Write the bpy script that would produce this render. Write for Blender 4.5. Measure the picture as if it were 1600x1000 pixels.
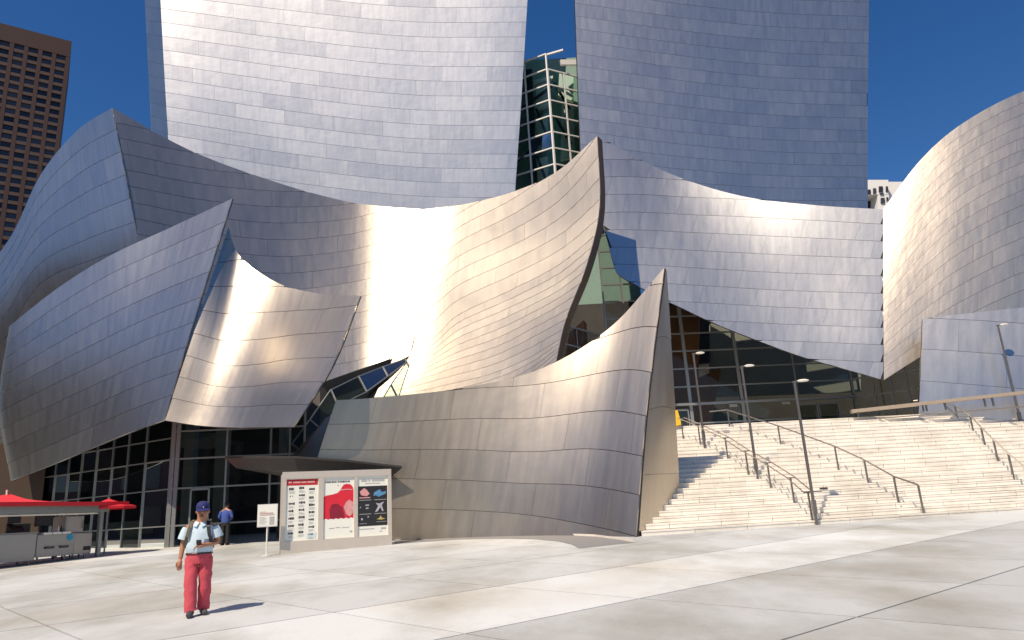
import bpy, bmesh, math, random
import numpy as np
from mathutils import Vector, Matrix

random.seed(7)
for o in list(bpy.data.objects):
    bpy.data.objects.remove(o)
SC = bpy.context.scene
COL = SC.collection

# ------------------------------------------------------------------ camera
W0, H0, FPX = 1600.0, 1000.0, 1117.0
PITCH, ROLL = math.radians(15.0), math.radians(3.3)
CAM = np.array((0.0, 0.0, 1.6))
_F = np.array((0, math.cos(PITCH), math.sin(PITCH)))
_R0 = np.array((1.0, 0, 0))
_U0 = np.array((0, -math.sin(PITCH), math.cos(PITCH)))
_R = math.cos(ROLL) * _R0 - math.sin(ROLL) * _U0
_U = math.sin(ROLL) * _R0 + math.cos(ROLL) * _U0
cam = bpy.data.objects.new('camera', bpy.data.cameras.new('camera'))
COL.objects.link(cam)
cam.matrix_world = Matrix(((_R[0], _U[0], -_F[0], CAM[0]),
                           (_R[1], _U[1], -_F[1], CAM[1]),
                           (_R[2], _U[2], -_F[2], CAM[2]), (0, 0, 0, 1)))
cam.data.sensor_width = 36.0
cam.data.lens = 36.0 * FPX / W0
cam.data.clip_start = 0.1
cam.data.clip_end = 6000
SC.camera = cam

# ------------------------------------------------------------------ light
SUN_EL, SUN_AZ = math.radians(55), math.radians(212)      # azimuth clockwise from +Y: behind the camera, to its left
sd = Vector((math.sin(SUN_AZ) * math.cos(SUN_EL), math.cos(SUN_AZ) * math.cos(SUN_EL), math.sin(SUN_EL)))
world = bpy.data.worlds.new('World')
SC.world = world
world.use_nodes = True
nt = world.node_tree
bg = nt.nodes['Background']
sky = nt.nodes.new('ShaderNodeTexSky')
sky.sky_type = 'NISHITA'
sky.sun_disc = False
sky.sun_elevation = SUN_EL
sky.sun_rotation = SUN_AZ
sky.air_density = 1.0
sky.dust_density = 0.3
sky.ozone_density = 3.0
hs = nt.nodes.new('ShaderNodeHueSaturation')
hs.inputs['Saturation'].default_value = 1.32
hs.inputs['Value'].default_value = 1.0
hs.inputs['Hue'].default_value = .508
nt.links.new(sky.outputs['Color'], hs.inputs['Color'])
nt.links.new(hs.outputs['Color'], bg.inputs['Color'])
bg.inputs['Strength'].default_value = 0.076
sun = bpy.data.objects.new('sun', bpy.data.lights.new('sun', 'SUN'))
COL.objects.link(sun)
sun.data.energy = 4.2
sun.data.angle = math.radians(0.5)
sun.data.color = (1.0, 0.83, 0.64)
sun.rotation_euler = sd.to_track_quat('Z', 'Y').to_euler()
SC.view_settings.view_transform = 'Standard'
SC.view_settings.look = 'None'
SC.view_settings.exposure = 0.4
SC.view_settings.gamma = 1.0
SC.view_settings.use_curve_mapping = False

# ------------------------------------------------------------------ measuring helpers (photo position + depth -> a place in the world)
SLOPE = 0.033
def gz(y):
    return SLOPE * max(-60.0, min(60.0, y))
def ray(px, py):
    return _F * FPX + _R * (px - W0 / 2) - _U * (py - H0 / 2)
def P(px, py, Y):
    d = ray(px, py)
    return CAM + d * (Y / d[1])
def G(px, py):
    d = ray(px, py)
    t = -CAM[2] / (d[2] - SLOPE * d[1])
    return CAM + d * t
def PZ(px, py, z):
    d = ray(px, py)
    return CAM + d * ((z - CAM[2]) / d[2])

# ------------------------------------------------------------------ object helpers
def link(name, me, parent=None):
    o = bpy.data.objects.new(name, me)
    COL.objects.link(o)
    if parent is not None:
        o.parent = parent
    return o
def tag(o, label=None, cat=None, group=None, kind=None):
    if label: o['label'] = label
    if cat: o['category'] = cat
    if group: o['group'] = group
    if kind: o['kind'] = kind
    return o
def empty(name, loc=(0, 0, 0), rz=0.0, label=None, cat=None, group=None):
    o = bpy.data.objects.new(name, None)
    COL.objects.link(o)
    o.location = loc
    o.rotation_euler = (0, 0, rz)
    o.empty_display_size = 0.2
    return tag(o, label, cat, group)

class MB:
    """collects boxes, bars, tubes and polygons and links them as one mesh object"""
    def __init__(s):
        s.v, s.f, s.m = [], [], []
        s.mi = 0
    def poly(s, pts, faces):
        b = len(s.v)
        s.v += [tuple(map(float, p)) for p in pts]
        for f in faces:
            s.f.append(tuple(b + i for i in f)); s.m.append(s.mi)
    def box(s, x0, x1, y0, y1, z0, z1):
        s.poly([(x0,y0,z0),(x1,y0,z0),(x1,y1,z0),(x0,y1,z0),(x0,y0,z1),(x1,y0,z1),(x1,y1,z1),(x0,y1,z1)],
               [(0,3,2,1),(4,5,6,7),(0,1,5,4),(1,2,6,5),(2,3,7,6),(3,0,4,7)])
    def bar(s, a, b, w, h, up=(0,0,1)):
        """rectangular bar from a to b, w across, h along up"""
        a, b = Vector(a), Vector(b)
        d = (b - a).normalized()
        up = Vector(up)
        sx = d.cross(up)
        if sx.length < 1e-4: sx = d.cross(Vector((0,1,0)))
        sx.normalize()
        uz = sx.cross(d).normalized()
        pts = []
        for c in (a, b):
            for (i, j) in ((-1,-1),(1,-1),(1,1),(-1,1)):
                pts.append(c + sx*(i*w/2) + uz*(j*h/2))
        s.poly(pts, [(0,1,2,3),(7,6,5,4),(0,4,5,1),(1,5,6,2),(2,6,7,3),(3,7,4,0)])
    def tube(s, pts, r, n=8, cap=True):
        pts = [Vector(p) for p in pts]
        rs = r if isinstance(r, (list, tuple)) else [r]*len(pts)
        ring = []
        ref = None
        for i, p in enumerate(pts):
            d = (pts[min(i+1, len(pts)-1)] - pts[max(i-1, 0)])
            if d.length < 1e-9: d = Vector((0,0,1))
            d.normalize()
            if ref is None:
                ref = Vector((0,0,1)) if abs(d.z) < .9 else Vector((0,1,0))
            x = d.cross(ref); x.normalize()
            y = x.cross(d).normalized()
            ref = y
            for k in range(n):
                a = 2*math.pi*k/n
                ring.append(p + x*(math.cos(a)*rs[i]) + y*(math.sin(a)*rs[i]))
        fs = []
        for i in range(len(pts)-1):
            for k in range(n):
                k2 = (k+1) % n
                fs.append((i*n+k, i*n+k2, (i+1)*n+k2, (i+1)*n+k))
        if cap:
            fs.append(tuple(range(n-1, -1, -1)))
            fs.append(tuple((len(pts)-1)*n+k for k in range(n)))
        s.poly(ring, fs)
    def prism(s, pts, z0, z1):
        n = len(pts)
        s.poly([(p[0], p[1], z0) for p in pts] + [(p[0], p[1], z1) for p in pts],
               [tuple(range(n-1,-1,-1)), tuple(range(n, 2*n))] + [(i, (i+1)%n, n+(i+1)%n, n+i) for i in range(n)])
    def lathe(s, prof, n=16, c=(0,0,0)):
        pts = []
        for (r, z) in prof:
            for k in range(n):
                a = 2*math.pi*k/n
                pts.append((c[0]+r*math.cos(a), c[1]+r*math.sin(a), c[2]+z))
        fs = []
        for i in range(len(prof)-1):
            for k in range(n):
                k2 = (k+1)%n
                fs.append((i*n+k, i*n+k2, (i+1)*n+k2, (i+1)*n+k))
        fs.append(tuple(range(n-1,-1,-1))); fs.append(tuple((len(prof)-1)*n+k for k in range(n)))
        s.poly(pts, fs)
    def build(s, name, mats, parent=None, smooth=False, bevel=0):
        me = bpy.data.meshes.new(name)
        me.from_pydata(s.v, [], s.f)
        mats = mats if isinstance(mats, (list, tuple)) else [mats]
        for m in mats: me.materials.append(m)
        if len(mats) > 1:
            me.polygons.foreach_set('material_index', s.m)
        bm = bmesh.new(); bm.from_mesh(me)
        bmesh.ops.recalc_face_normals(bm, faces=bm.faces)
        if bevel:
            bmesh.ops.bevel(bm, geom=[e for e in bm.edges if e.calc_face_angle(0) > .6], offset=bevel, segments=1, affect='EDGES', clamp_overlap=True)
        bm.to_mesh(me); bm.free()
        if smooth:
            me.polygons.foreach_set('use_smooth', [True]*len(me.polygons))
            me.set_sharp_from_angle(angle=math.radians(38))
        me.update()
        return link(name, me, parent)

# ------------------------------------------------------------------ materials
def nodes(name):
    m = bpy.data.materials.new(name)
    m.use_nodes = True
    n = m.node_tree.nodes
    return m, n, m.node_tree.links, n['Principled BSDF']
def plain(name, col, rough=.6, metal=0.0, var=.12, scale=6.0, bump=0.0, spec=None):
    m, n, l, b = nodes(name)
    b.inputs['Roughness'].default_value = rough
    b.inputs['Metallic'].default_value = metal
    if spec is not None: b.inputs['Specular IOR Level'].default_value = spec
    tc = n.new('ShaderNodeTexCoord')
    no = n.new('ShaderNodeTexNoise'); no.inputs['Scale'].default_value = scale; no.inputs['Detail'].default_value = 5
    l.new(tc.outputs['Object'], no.inputs['Vector'])
    mr = n.new('ShaderNodeMapRange')
    mr.inputs['To Min'].default_value = 1 - var; mr.inputs['To Max'].default_value = 1 + var
    l.new(no.outputs['Fac'], mr.inputs['Value'])
    mx = n.new('ShaderNodeVectorMath'); mx.operation = 'SCALE'
    mx.inputs[0].default_value = col
    l.new(mr.outputs['Result'], mx.inputs['Scale'])
    l.new(mx.outputs['Vector'], b.inputs['Base Color'])
    if bump:
        bp = n.new('ShaderNodeBump'); bp.inputs['Strength'].default_value = bump; bp.inputs['Distance'].default_value = .02
        l.new(no.outputs['Fac'], bp.inputs['Height']); l.new(bp.outputs['Normal'], b.inputs['Normal'])
    return m

def steel(name, col=(.60,.61,.63), rough=.33, var=.10, streak=.10, wave=.0025, rvar=.03):
    """brushed stainless sheet: every panel has its own tone, faint upright brushing streaks and slight waviness"""
    m, n, l, b = nodes(name)
    b.inputs['Metallic'].default_value = 1.0
    oi = n.new('ShaderNodeObjectInfo')
    uv = n.new('ShaderNodeUVMap')
    mp = n.new('ShaderNodeMapping'); mp.inputs['Scale'].default_value = (2.2, .22, 1)
    l.new(uv.outputs['UV'], mp.inputs['Vector'])
    no = n.new('ShaderNodeTexNoise'); no.inputs['Scale'].default_value = 1.6; no.inputs['Detail'].default_value = 6; no.inputs['Roughness'].default_value = .6
    l.new(mp.outputs['Vector'], no.inputs['Vector'])
    n2 = n.new('ShaderNodeTexNoise'); n2.inputs['Scale'].default_value = 1.1; n2.inputs['Detail'].default_value = 2
    l.new(uv.outputs['UV'], n2.inputs['Vector'])
    a = n.new('ShaderNodeMapRange'); a.inputs['To Min'].default_value = 1-var; a.inputs['To Max'].default_value = 1+var
    l.new(oi.outputs['Random'], a.inputs['Value'])
    s = n.new('ShaderNodeMapRange'); s.inputs['From Min'].default_value = .3; s.inputs['From Max'].default_value = .7
    s.inputs['To Min'].default_value = 1-streak; s.inputs['To Max'].default_value = 1+streak
    l.new(no.outputs['Fac'], s.inputs['Value'])
    mu = n.new('ShaderNodeMath'); mu.operation = 'MULTIPLY'
    l.new(a.outputs['Result'], mu.inputs[0]); l.new(s.outputs['Result'], mu.inputs[1])
    vs = n.new('ShaderNodeVectorMath'); vs.operation = 'SCALE'; vs.inputs[0].default_value = col
    l.new(mu.outputs['Value'], vs.inputs['Scale']); l.new(vs.outputs['Vector'], b.inputs['Base Color'])
    r1 = n.new('ShaderNodeMath'); r1.operation = 'MULTIPLY_ADD'
    r1.inputs[1].default_value = rvar; r1.inputs[2].default_value = rough - rvar/2
    l.new(oi.outputs['Random'], r1.inputs[0])
    r2 = n.new('ShaderNodeMath'); r2.operation = 'MULTIPLY_ADD'; r2.inputs[1].default_value = .10
    l.new(no.outputs['Fac'], r2.inputs[0]); l.new(r1.outputs['Value'], r2.inputs[2])
    l.new(r2.outputs['Value'], b.inputs['Roughness'])
    bp = n.new('ShaderNodeBump'); bp.inputs['Strength'].default_value = 1.0; bp.inputs['Distance'].default_value = wave * 10
    l.new(n2.outputs['Fac'], bp.inputs['Height']); l.new(bp.outputs['Normal'], b.inputs['Normal'])
    return m

def glass(name, tint=(.5,.58,.55), refl=1.0, rough=.02):
    m = bpy.data.materials.new(name); m.use_nodes = True
    n, l = m.node_tree.nodes, m.node_tree.links
    n.clear()
    out = n.new('ShaderNodeOutputMaterial')
    tr = n.new('ShaderNodeBsdfTransparent'); tr.inputs['Color'].default_value = (*tint, 1)
    gl = n.new('ShaderNodeBsdfGlossy'); gl.inputs['Roughness'].default_value = rough
    gl.inputs['Color'].default_value = (.9*refl, .95*refl, .93*refl, 1)
    fr = n.new('ShaderNodeFresnel'); fr.inputs['IOR'].default_value = 1.65
    mx = n.new('ShaderNodeMixShader')
    l.new(fr.outputs['Fac'], mx.inputs['Fac']); l.new(tr.outputs['BSDF'], mx.inputs[1]); l.new(gl.outputs['BSDF'], mx.inputs[2])
    l.new(mx.outputs['Shader'], out.inputs['Surface'])
    return m

M = {}
M['steel'] = steel('brushed_steel_warm_reflection', (.52,.470,.395), .35, .016, streak=.055, rvar=.015, wave=.0008)  # same steel tinted warm: reflection of sunlit surroundings put into the base colour
M['steel_sky_reflection'] = steel('brushed_steel_sky_reflection', (.475,.48,.47), .35, .022, streak=.05, rvar=.02, wave=.0007)  # same steel in a cooler tint, the sky's reflection painted into it
M['steel_bright_reflection'] = steel('brushed_steel_bright_reflection', (.56,.57,.57), .385, .055, .03, rvar=.03, wave=.0008)  # paler copy of the same steel: bright sky reflection worked into its colour
M['backing'] = plain('dark_sheet', (.05,.05,.055), .5, .6)
M['soffit'] = plain('brown_soffit', (.10,.075,.06), .5, .5)
M['frame'] = plain('aluminium_frame', (.30,.32,.32), .45, .6)
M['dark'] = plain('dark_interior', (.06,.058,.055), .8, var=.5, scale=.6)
M['grey_wall'] = plain('interior_plaster', (.30,.31,.28), .8)
M['timber'] = plain('timber', (.33,.14,.055), .5, var=.25, scale=3)
M['glass'] = glass('clear_glass')
M['glass_dark'] = glass('smoked_glass', (.40,.44,.43))
M['glass_sky'] = glass('skylight_glass', (.62,.80,.72), .3, .12)
M['glass_lobby'] = glass('lobby_glass', (.62,.66,.63), .4)
M['glass_green'] = glass('green_glass', (.62,.86,.76), .5)
M['stone'] = plain('travertine', (.80,.77,.70), .75, var=.10, scale=4, bump=.05)
def tone(m, lo, hi, stain=0.0):
    n, l = m.node_tree.nodes, m.node_tree.links
    b = n['Principled BSDF']; src = b.inputs['Base Color'].links[0].from_socket
    oi = n.new('ShaderNodeObjectInfo'); mr = n.new('ShaderNodeMapRange'); mr.inputs['To Min'].default_value = lo; mr.inputs['To Max'].default_value = hi
    l.new(oi.outputs['Random'], mr.inputs['Value'])
    vs = n.new('ShaderNodeVectorMath'); vs.operation = 'SCALE'; l.new(src, vs.inputs[0]); l.new(mr.outputs['Result'], vs.inputs['Scale'])
    out = vs.outputs['Vector']
    if stain:
        geo = n.new('ShaderNodeNewGeometry'); no = n.new('ShaderNodeTexNoise'); no.inputs['Scale'].default_value = .9; no.inputs['Detail'].default_value = 6; no.inputs['Roughness'].default_value = .65
        l.new(geo.outputs['Position'], no.inputs['Vector'])
        rp = n.new('ShaderNodeValToRGB'); rp.color_ramp.elements[0].position = .35; rp.color_ramp.elements[0].color = (1-stain, 1-stain*1.05, 1-stain*1.15, 1); rp.color_ramp.elements[1].position = .55; rp.color_ramp.elements[1].color = (1,1,1,1)
        l.new(no.outputs['Fac'], rp.inputs['Fac'])
        mx = n.new('ShaderNodeVectorMath'); mx.operation = 'MULTIPLY'; l.new(out, mx.inputs[0]); l.new(rp.outputs['Color'], mx.inputs[1]); out = mx.outputs['Vector']
    l.new(out, b.inputs['Base Color'])
tone(M['stone'], .93, 1.05, .16)
M['rail'] = plain('stainless_rail', (.25,.23,.21), .38, .85)
M['white'] = plain('white_paint', (.78,.77,.73), .5, var=.05)

M['canopy'] = plain('canopy_metal', (.045,.042,.04), .55, .2)
M['brown'] = plain('brown_granite', (.052,.026,.023), .8, var=.10, scale=.3)
M['brown_pale'] = plain('brown_spandrel', (.08,.05,.042), .8, var=.10, scale=.3)
M['tower_glass'] = plain('tower_glass', (.012,.013,.016), .15, var=.3, scale=.2)
tone(M['tower_glass'], .5, 4.5)
M['green_wall'] = plain('green_wall', (.26,.40,.34), .8)
M['rail_pale'] = plain('pale_rail_top', (.42,.35,.27), .5, .4)
M['yellow'] = plain('yellow_plastic', (.80,.50,.02), .45, var=.05)
M['case'] = plain('brushed_case', (.66,.60,.52), .45, .35, var=.06)
M['paper'] = plain('poster_paper', (.86,.88,.80), .6, var=.03)
M['red'] = plain('red_header', (.50,.02,.025), .5, var=.05)
M['red_print'] = plain('red_print', (.70,.02,.045), .5, var=.18, scale=2)
M['red_faint'] = plain('faint_red_print', (.55,.36,.33), .6)
M['maroon'] = plain('maroon_print', (.25,.008,.03), .5, var=.3, scale=3)
M['pinkish'] = plain('pink_print', (.72,.34,.34), .5, var=.3, scale=8)
M['ink'] = plain('black_print', (.02,.02,.022), .5)
M['faint_ink'] = plain('grey_print', (.45,.46,.45), .6)
M['pale_blue'] = plain('pale_blue_print', (.62,.74,.76), .6)
M['blue_print'] = plain('blue_print', (.10,.28,.50), .5, var=.5, scale=9)
M['silver_print'] = plain('silver_print', (.45,.45,.52), .5, var=.4, scale=9)
M['gold_print'] = plain('gold_print', (.55,.42,.12), .5, var=.3, scale=9)
M['red_cloth'] = plain('red_cloth', (.62,.015,.03), .75, var=.08)
M['steel_case'] = plain('galvanised_case', (.40,.40,.39), .45, .6, var=.08)
M['steel_case2'] = plain('worn_case', (.44,.42,.40), .4, .6, var=.08)
M['sticker'] = plain('blue_sticker', (.02,.32,.50), .5, var=.05)
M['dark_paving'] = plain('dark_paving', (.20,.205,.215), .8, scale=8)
M['skin'] = plain('skin', (.42,.20,.12), .5, var=.06)
M['eye'] = plain('eye', (.05,.02,.018), .3)
M['shirt'] = plain('pale_blue_shirt', (.52,.66,.76), .8, var=.08, scale=14, bump=.5)
M['trousers'] = plain('red_trousers', (.55,.075,.105), .85, var=.10, scale=9, bump=.9)
M['shoe'] = plain('grey_shoe', (.05,.055,.065), .6)
M['navy'] = plain('navy_cloth', (.012,.02,.13), .8)
M['strap'] = plain('grey_green_strap', (.12,.11,.08), .8)
M['blue_top'] = plain('blue_cloth', (.045,.09,.34), .8)
M['leaf'] = plain('leaf', (.05,.10,.025), .6)
M['tan'] = plain('tan_stone', (.30,.24,.18), .85, scale=.2)

# ------------------------------------------------------------------ curved sheets
def cr(p0, p1, p2, p3, t):
    return .5*((2*p1) + (-p0+p2)*t + (2*p0-5*p1+4*p2-p3)*t*t + (-p0+3*p1-3*p2+p3)*t**3)
class Sheet:
    """smooth surface through a grid of points, rows from bottom (v=0) to top (v=1), columns left (u=0) to right"""
    def __init__(s, rows):
        g = np.array([[P(*c) if len(c) == 3 else np.array(c[:3]) for c in r] for r in rows])
        s.nv, s.nu = g.shape[:2]
        # pad by linear extrapolation
        g = np.concatenate([2*g[:1]-g[1:2], g, 2*g[-1:]-g[-2:-1]], 0)
        g = np.concatenate([2*g[:,:1]-g[:,1:2], g, 2*g[:,-1:]-g[:,-2:-1]], 1)
        s.g = g
    def ev(s, u, v):
        u = np.asarray(u, float); v = np.asarray(v, float)
        fu = np.clip(u, -.2, 1.2)*(s.nu-1); fv = np.clip(v, -.2, 1.2)*(s.nv-1)
        iu = np.clip(np.floor(fu).astype(int), 0, s.nu-2); iv = np.clip(np.floor(fv).astype(int), 0, s.nv-2)
        tu = (fu-iu)[..., None]; tv = (fv-iv)[..., None]
        rows = []
        for j in range(4):
            rows.append(cr(s.g[iv+j, iu], s.g[iv+j, iu+1], s.g[iv+j, iu+2], s.g[iv+j, iu+3], tu))
        return cr(*rows, tv)
    def nor(s, u, v):
        e = 1e-3
        u = np.asarray(u, float); v = np.asarray(v, float)
        du = s.ev(u+e, v) - s.ev(u-e, v); dv = s.ev(u, v+e) - s.ev(u, v-e)
        n = np.cross(du, dv)
        n /= np.linalg.norm(n, axis=-1)[..., None] + 1e-12
        return n            # rows go up, columns go right: this faces the viewer's side (-Y)

def hermite(xs, ys, x):
    xs = np.asarray(xs); ys = np.asarray(ys)
    if len(xs) == 2:
        return ys[0] + (ys[1]-ys[0])*(x-xs[0])/(xs[1]-xs[0])
    m = np.gradient(ys, xs)
    i = np.clip(np.searchsorted(xs, x)-1, 0, len(xs)-2)
    h = xs[i+1]-xs[i]; t = (x-xs[i])/h
    return ((2*t**3-3*t**2+1)*ys[i] + (t**3-2*t**2+t)*h*m[i] + (-2*t**3+3*t**2)*ys[i+1] + (t**3-t**2)*h*m[i+1])
def lin_ex(tab, c):
    """v for course number c from a list of (v, c), extended in a line beyond both ends"""
    for i in range(len(tab)-1):
        if c <= tab[i+1][1] or i == len(tab)-2:
            (v0, c0), (v1, c1) = tab[i], tab[i+1]
            return v0 + (v1-v0)*(c-c0)/(c1-c0)

def mesh_loops(name, verts, faces, normals, uvs, mat):
    me = bpy.data.meshes.new(name)
    me.from_pydata([tuple(v) for v in verts], [], faces)
    me.materials.append(mat)
    ul = me.uv_layers.new(name='UVMap')
    idx = np.empty(len(me.loops), int); me.loops.foreach_get('vertex_index', idx)
    ul.data.foreach_set('uv', np.asarray(uvs)[idx].ravel())
    me.polygons.foreach_set('use_smooth', [True]*len(me.polygons))
    me.normals_split_custom_set([tuple(x) for x in np.asarray(normals)[idx]])
    return me

COUNT = {}
def steel_wall(parent, sheet, label, courses, length=2.1, stagger=.37, gap=.013, vgap=.007, mat=None, thick=.075,
               lo=0, hi=None, tilt=.002, nu=6, shear=0.0, umid=.5, name='steel_wall', proud=.009, jit=.0, vbot=None, backing=None):
    mat = mat or M['steel']
    # the carrying sheet behind the panels
    vb = (lambda u: np.interp(u, [q[0] for q in vbot], [q[1] for q in vbot])) if vbot else (lambda u: np.zeros_like(np.asarray(u, float)))
    U, V = np.meshgrid(np.linspace(0, 1, 41), np.linspace(0, 1, 21))
    V = vb(U) + (1 - vb(U))*V
    p = sheet.ev(U, V); n = sheet.nor(U, V)
    fr = (p - n*.045).reshape(-1, 3); bk = (p - n*thick).reshape(-1, 3)
    nv_, nu_ = 21, 41
    faces = []
    N = nv_*nu_
    for j in range(nv_-1):
        for i in range(nu_-1):
            a = j*nu_+i
            faces.append((a, a+1, a+nu_+1, a+nu_)); faces.append((N+a, N+a+nu_, N+a+nu_+1, N+a+1))
    for i in range(nu_-1):
        a = i; faces.append((a, N+a, N+a+1, a+1))
        a = (nv_-1)*nu_+i; faces.append((a, a+1, N+a+1, N+a))
    for j in range(nv_-1):
        a = j*nu_; faces.append((a, a+nu_, N+a+nu_, N+a))
        a = j*nu_+nu_-1; faces.append((a, N+a, N+a+nu_, a+nu_))
    me = bpy.data.meshes.new(name)
    me.from_pydata([tuple(v) for v in np.concatenate([fr, bk])], [], faces)
    me.materials.append(backing or M['backing'])
    me.polygons.foreach_set('use_smooth', [True]*len(faces)); me.set_sharp_from_angle(angle=.6)
    wall = link(name, me, parent)
    tag(wall, label)
    # widths
    wm = float(np.linalg.norm(np.diff(sheet.ev(np.linspace(0,1,60), np.full(60,umid)), axis=0), axis=1).sum())
    hm = float(np.linalg.norm(np.diff(sheet.ev(np.full(60,.5), np.linspace(0,1,60)), axis=0), axis=1).sum())
    ku = [c[0] for c in courses]
    def vline(c, u):
        return hermite(ku, [lin_ex(t[1], c) for t in courses], np.asarray(u, float))
    cmin = int(math.floor(min(min(x[1] for x in t[1]) for t in courses)))
    cmax = int(math.ceil(max(max(x[1] for x in t[1]) for t in courses)))
    rng = random.Random(len(label))
    made = []
    for k in range(cmin, cmax):
        off = -((k*stagger) % 1.0)*length
        s = off
        while s < wm:
            L = length*(1 + rng.uniform(-jit, jit))
            ua, ub = max(s, 0)/wm, min(s+L, wm)/wm
            s += L
            if ub - ua < .12/wm: continue
            ua_, ub_ = ua + (vgap/2)/wm, ub - (vgap/2)/wm
            uu = np.linspace(ua_, ub_, 25)
            v0 = np.clip(vline(k, uu), vb(uu), 1); v1 = np.clip(vline(k+1, uu), vb(uu), 1)
            ok = (v1 - v0) > .06/hm
            if not ok.any(): continue
            first, last = np.argmax(ok), len(ok)-1-np.argmax(ok[::-1])
            if last - first < 2: continue
            uu = np.linspace(uu[first], uu[last], nu+1)
            nvv = 3
            tt = np.linspace(0, 1, nvv)
            UU = np.clip(uu[None, :] + shear*(tt[:, None] - .5)/wm, 0, 1)
            VL = np.clip(vline(k, UU), vb(UU), 1) + gap/2/hm; VH = np.clip(vline(k+1, UU), vb(UU), 1) - gap/2/hm
            VH = np.maximum(VH, VL + .004/hm)
            VV = VL + (VH - VL)*tt[:, None]
            pp = sheet.ev(UU, VV); nn = sheet.nor(UU, VV)
            pp = pp + nn*(proud*(1-tt))[:, None, None]
            t1, t2 = rng.gauss(0, tilt), rng.gauss(0, tilt)
            du = pp[1, -1] - pp[1, 0]; du /= np.linalg.norm(du)+1e-9
            dv = pp[-1, nu//2] - pp[0, nu//2]; dv /= np.linalg.norm(dv)+1e-9
            nn = nn + du*t1 + dv*t2
            nn /= np.linalg.norm(nn, axis=-1)[..., None]
            C = nu+1
            verts = pp.reshape(-1, 3); nor = nn.reshape(-1, 3)
            uvs = np.stack([UU*wm, VV*hm], -1).reshape(-1, 2) + rng.uniform(0, 50)
            faces = [(j*C+i, j*C+i+1, (j+1)*C+i+1, (j+1)*C+i) for j in range(nvv-1) for i in range(nu)]
            # folded edges
            rim = [i for i in range(C)] + [j*C+C-1 for j in range(1, nvv)] + [(nvv-1)*C+i for i in range(C-2, -1, -1)] + [j*C for j in range(nvv-2, 0, -1)]
            R = len(rim)
            top = verts[rim]; low = top - nor[rim]*.055
            cen = verts.mean(0)
            on = top - cen; on -= (on*nor[rim]).sum(1)[:, None]*nor[rim]; on /= np.linalg.norm(on, axis=1)[:, None]+1e-9
            b = len(verts)
            verts = np.concatenate([verts, top, low]); nor = np.concatenate([nor, on, on]); uvs = np.concatenate([uvs, uvs[rim], uvs[rim]])
            for q in range(R):
                q2 = (q+1) % R
                faces.append((b+q2, b+q, b+R+q, b+R+q2))
            cen = pp.reshape(-1,3).mean(0)
            made.append((verts-cen, faces, nor, uvs, cen))
    for (verts, faces, nor, uvs, cen) in made[:300]:
        me = mesh_loops('panel', verts, faces, nor, uvs, mat)
        o = link('panel', me, wall); o.location = cen
    if len(made) > 300:
        print('PANEL OVERFLOW', label, len(made))
    COUNT[label] = len(made)
    return wall

def uniform(n0, n1=None):
    n1 = n1 or n0
    return [(0, [(0, 0), (1, n0)]), (1, [(0, 0), (1, n1)])]

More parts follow.
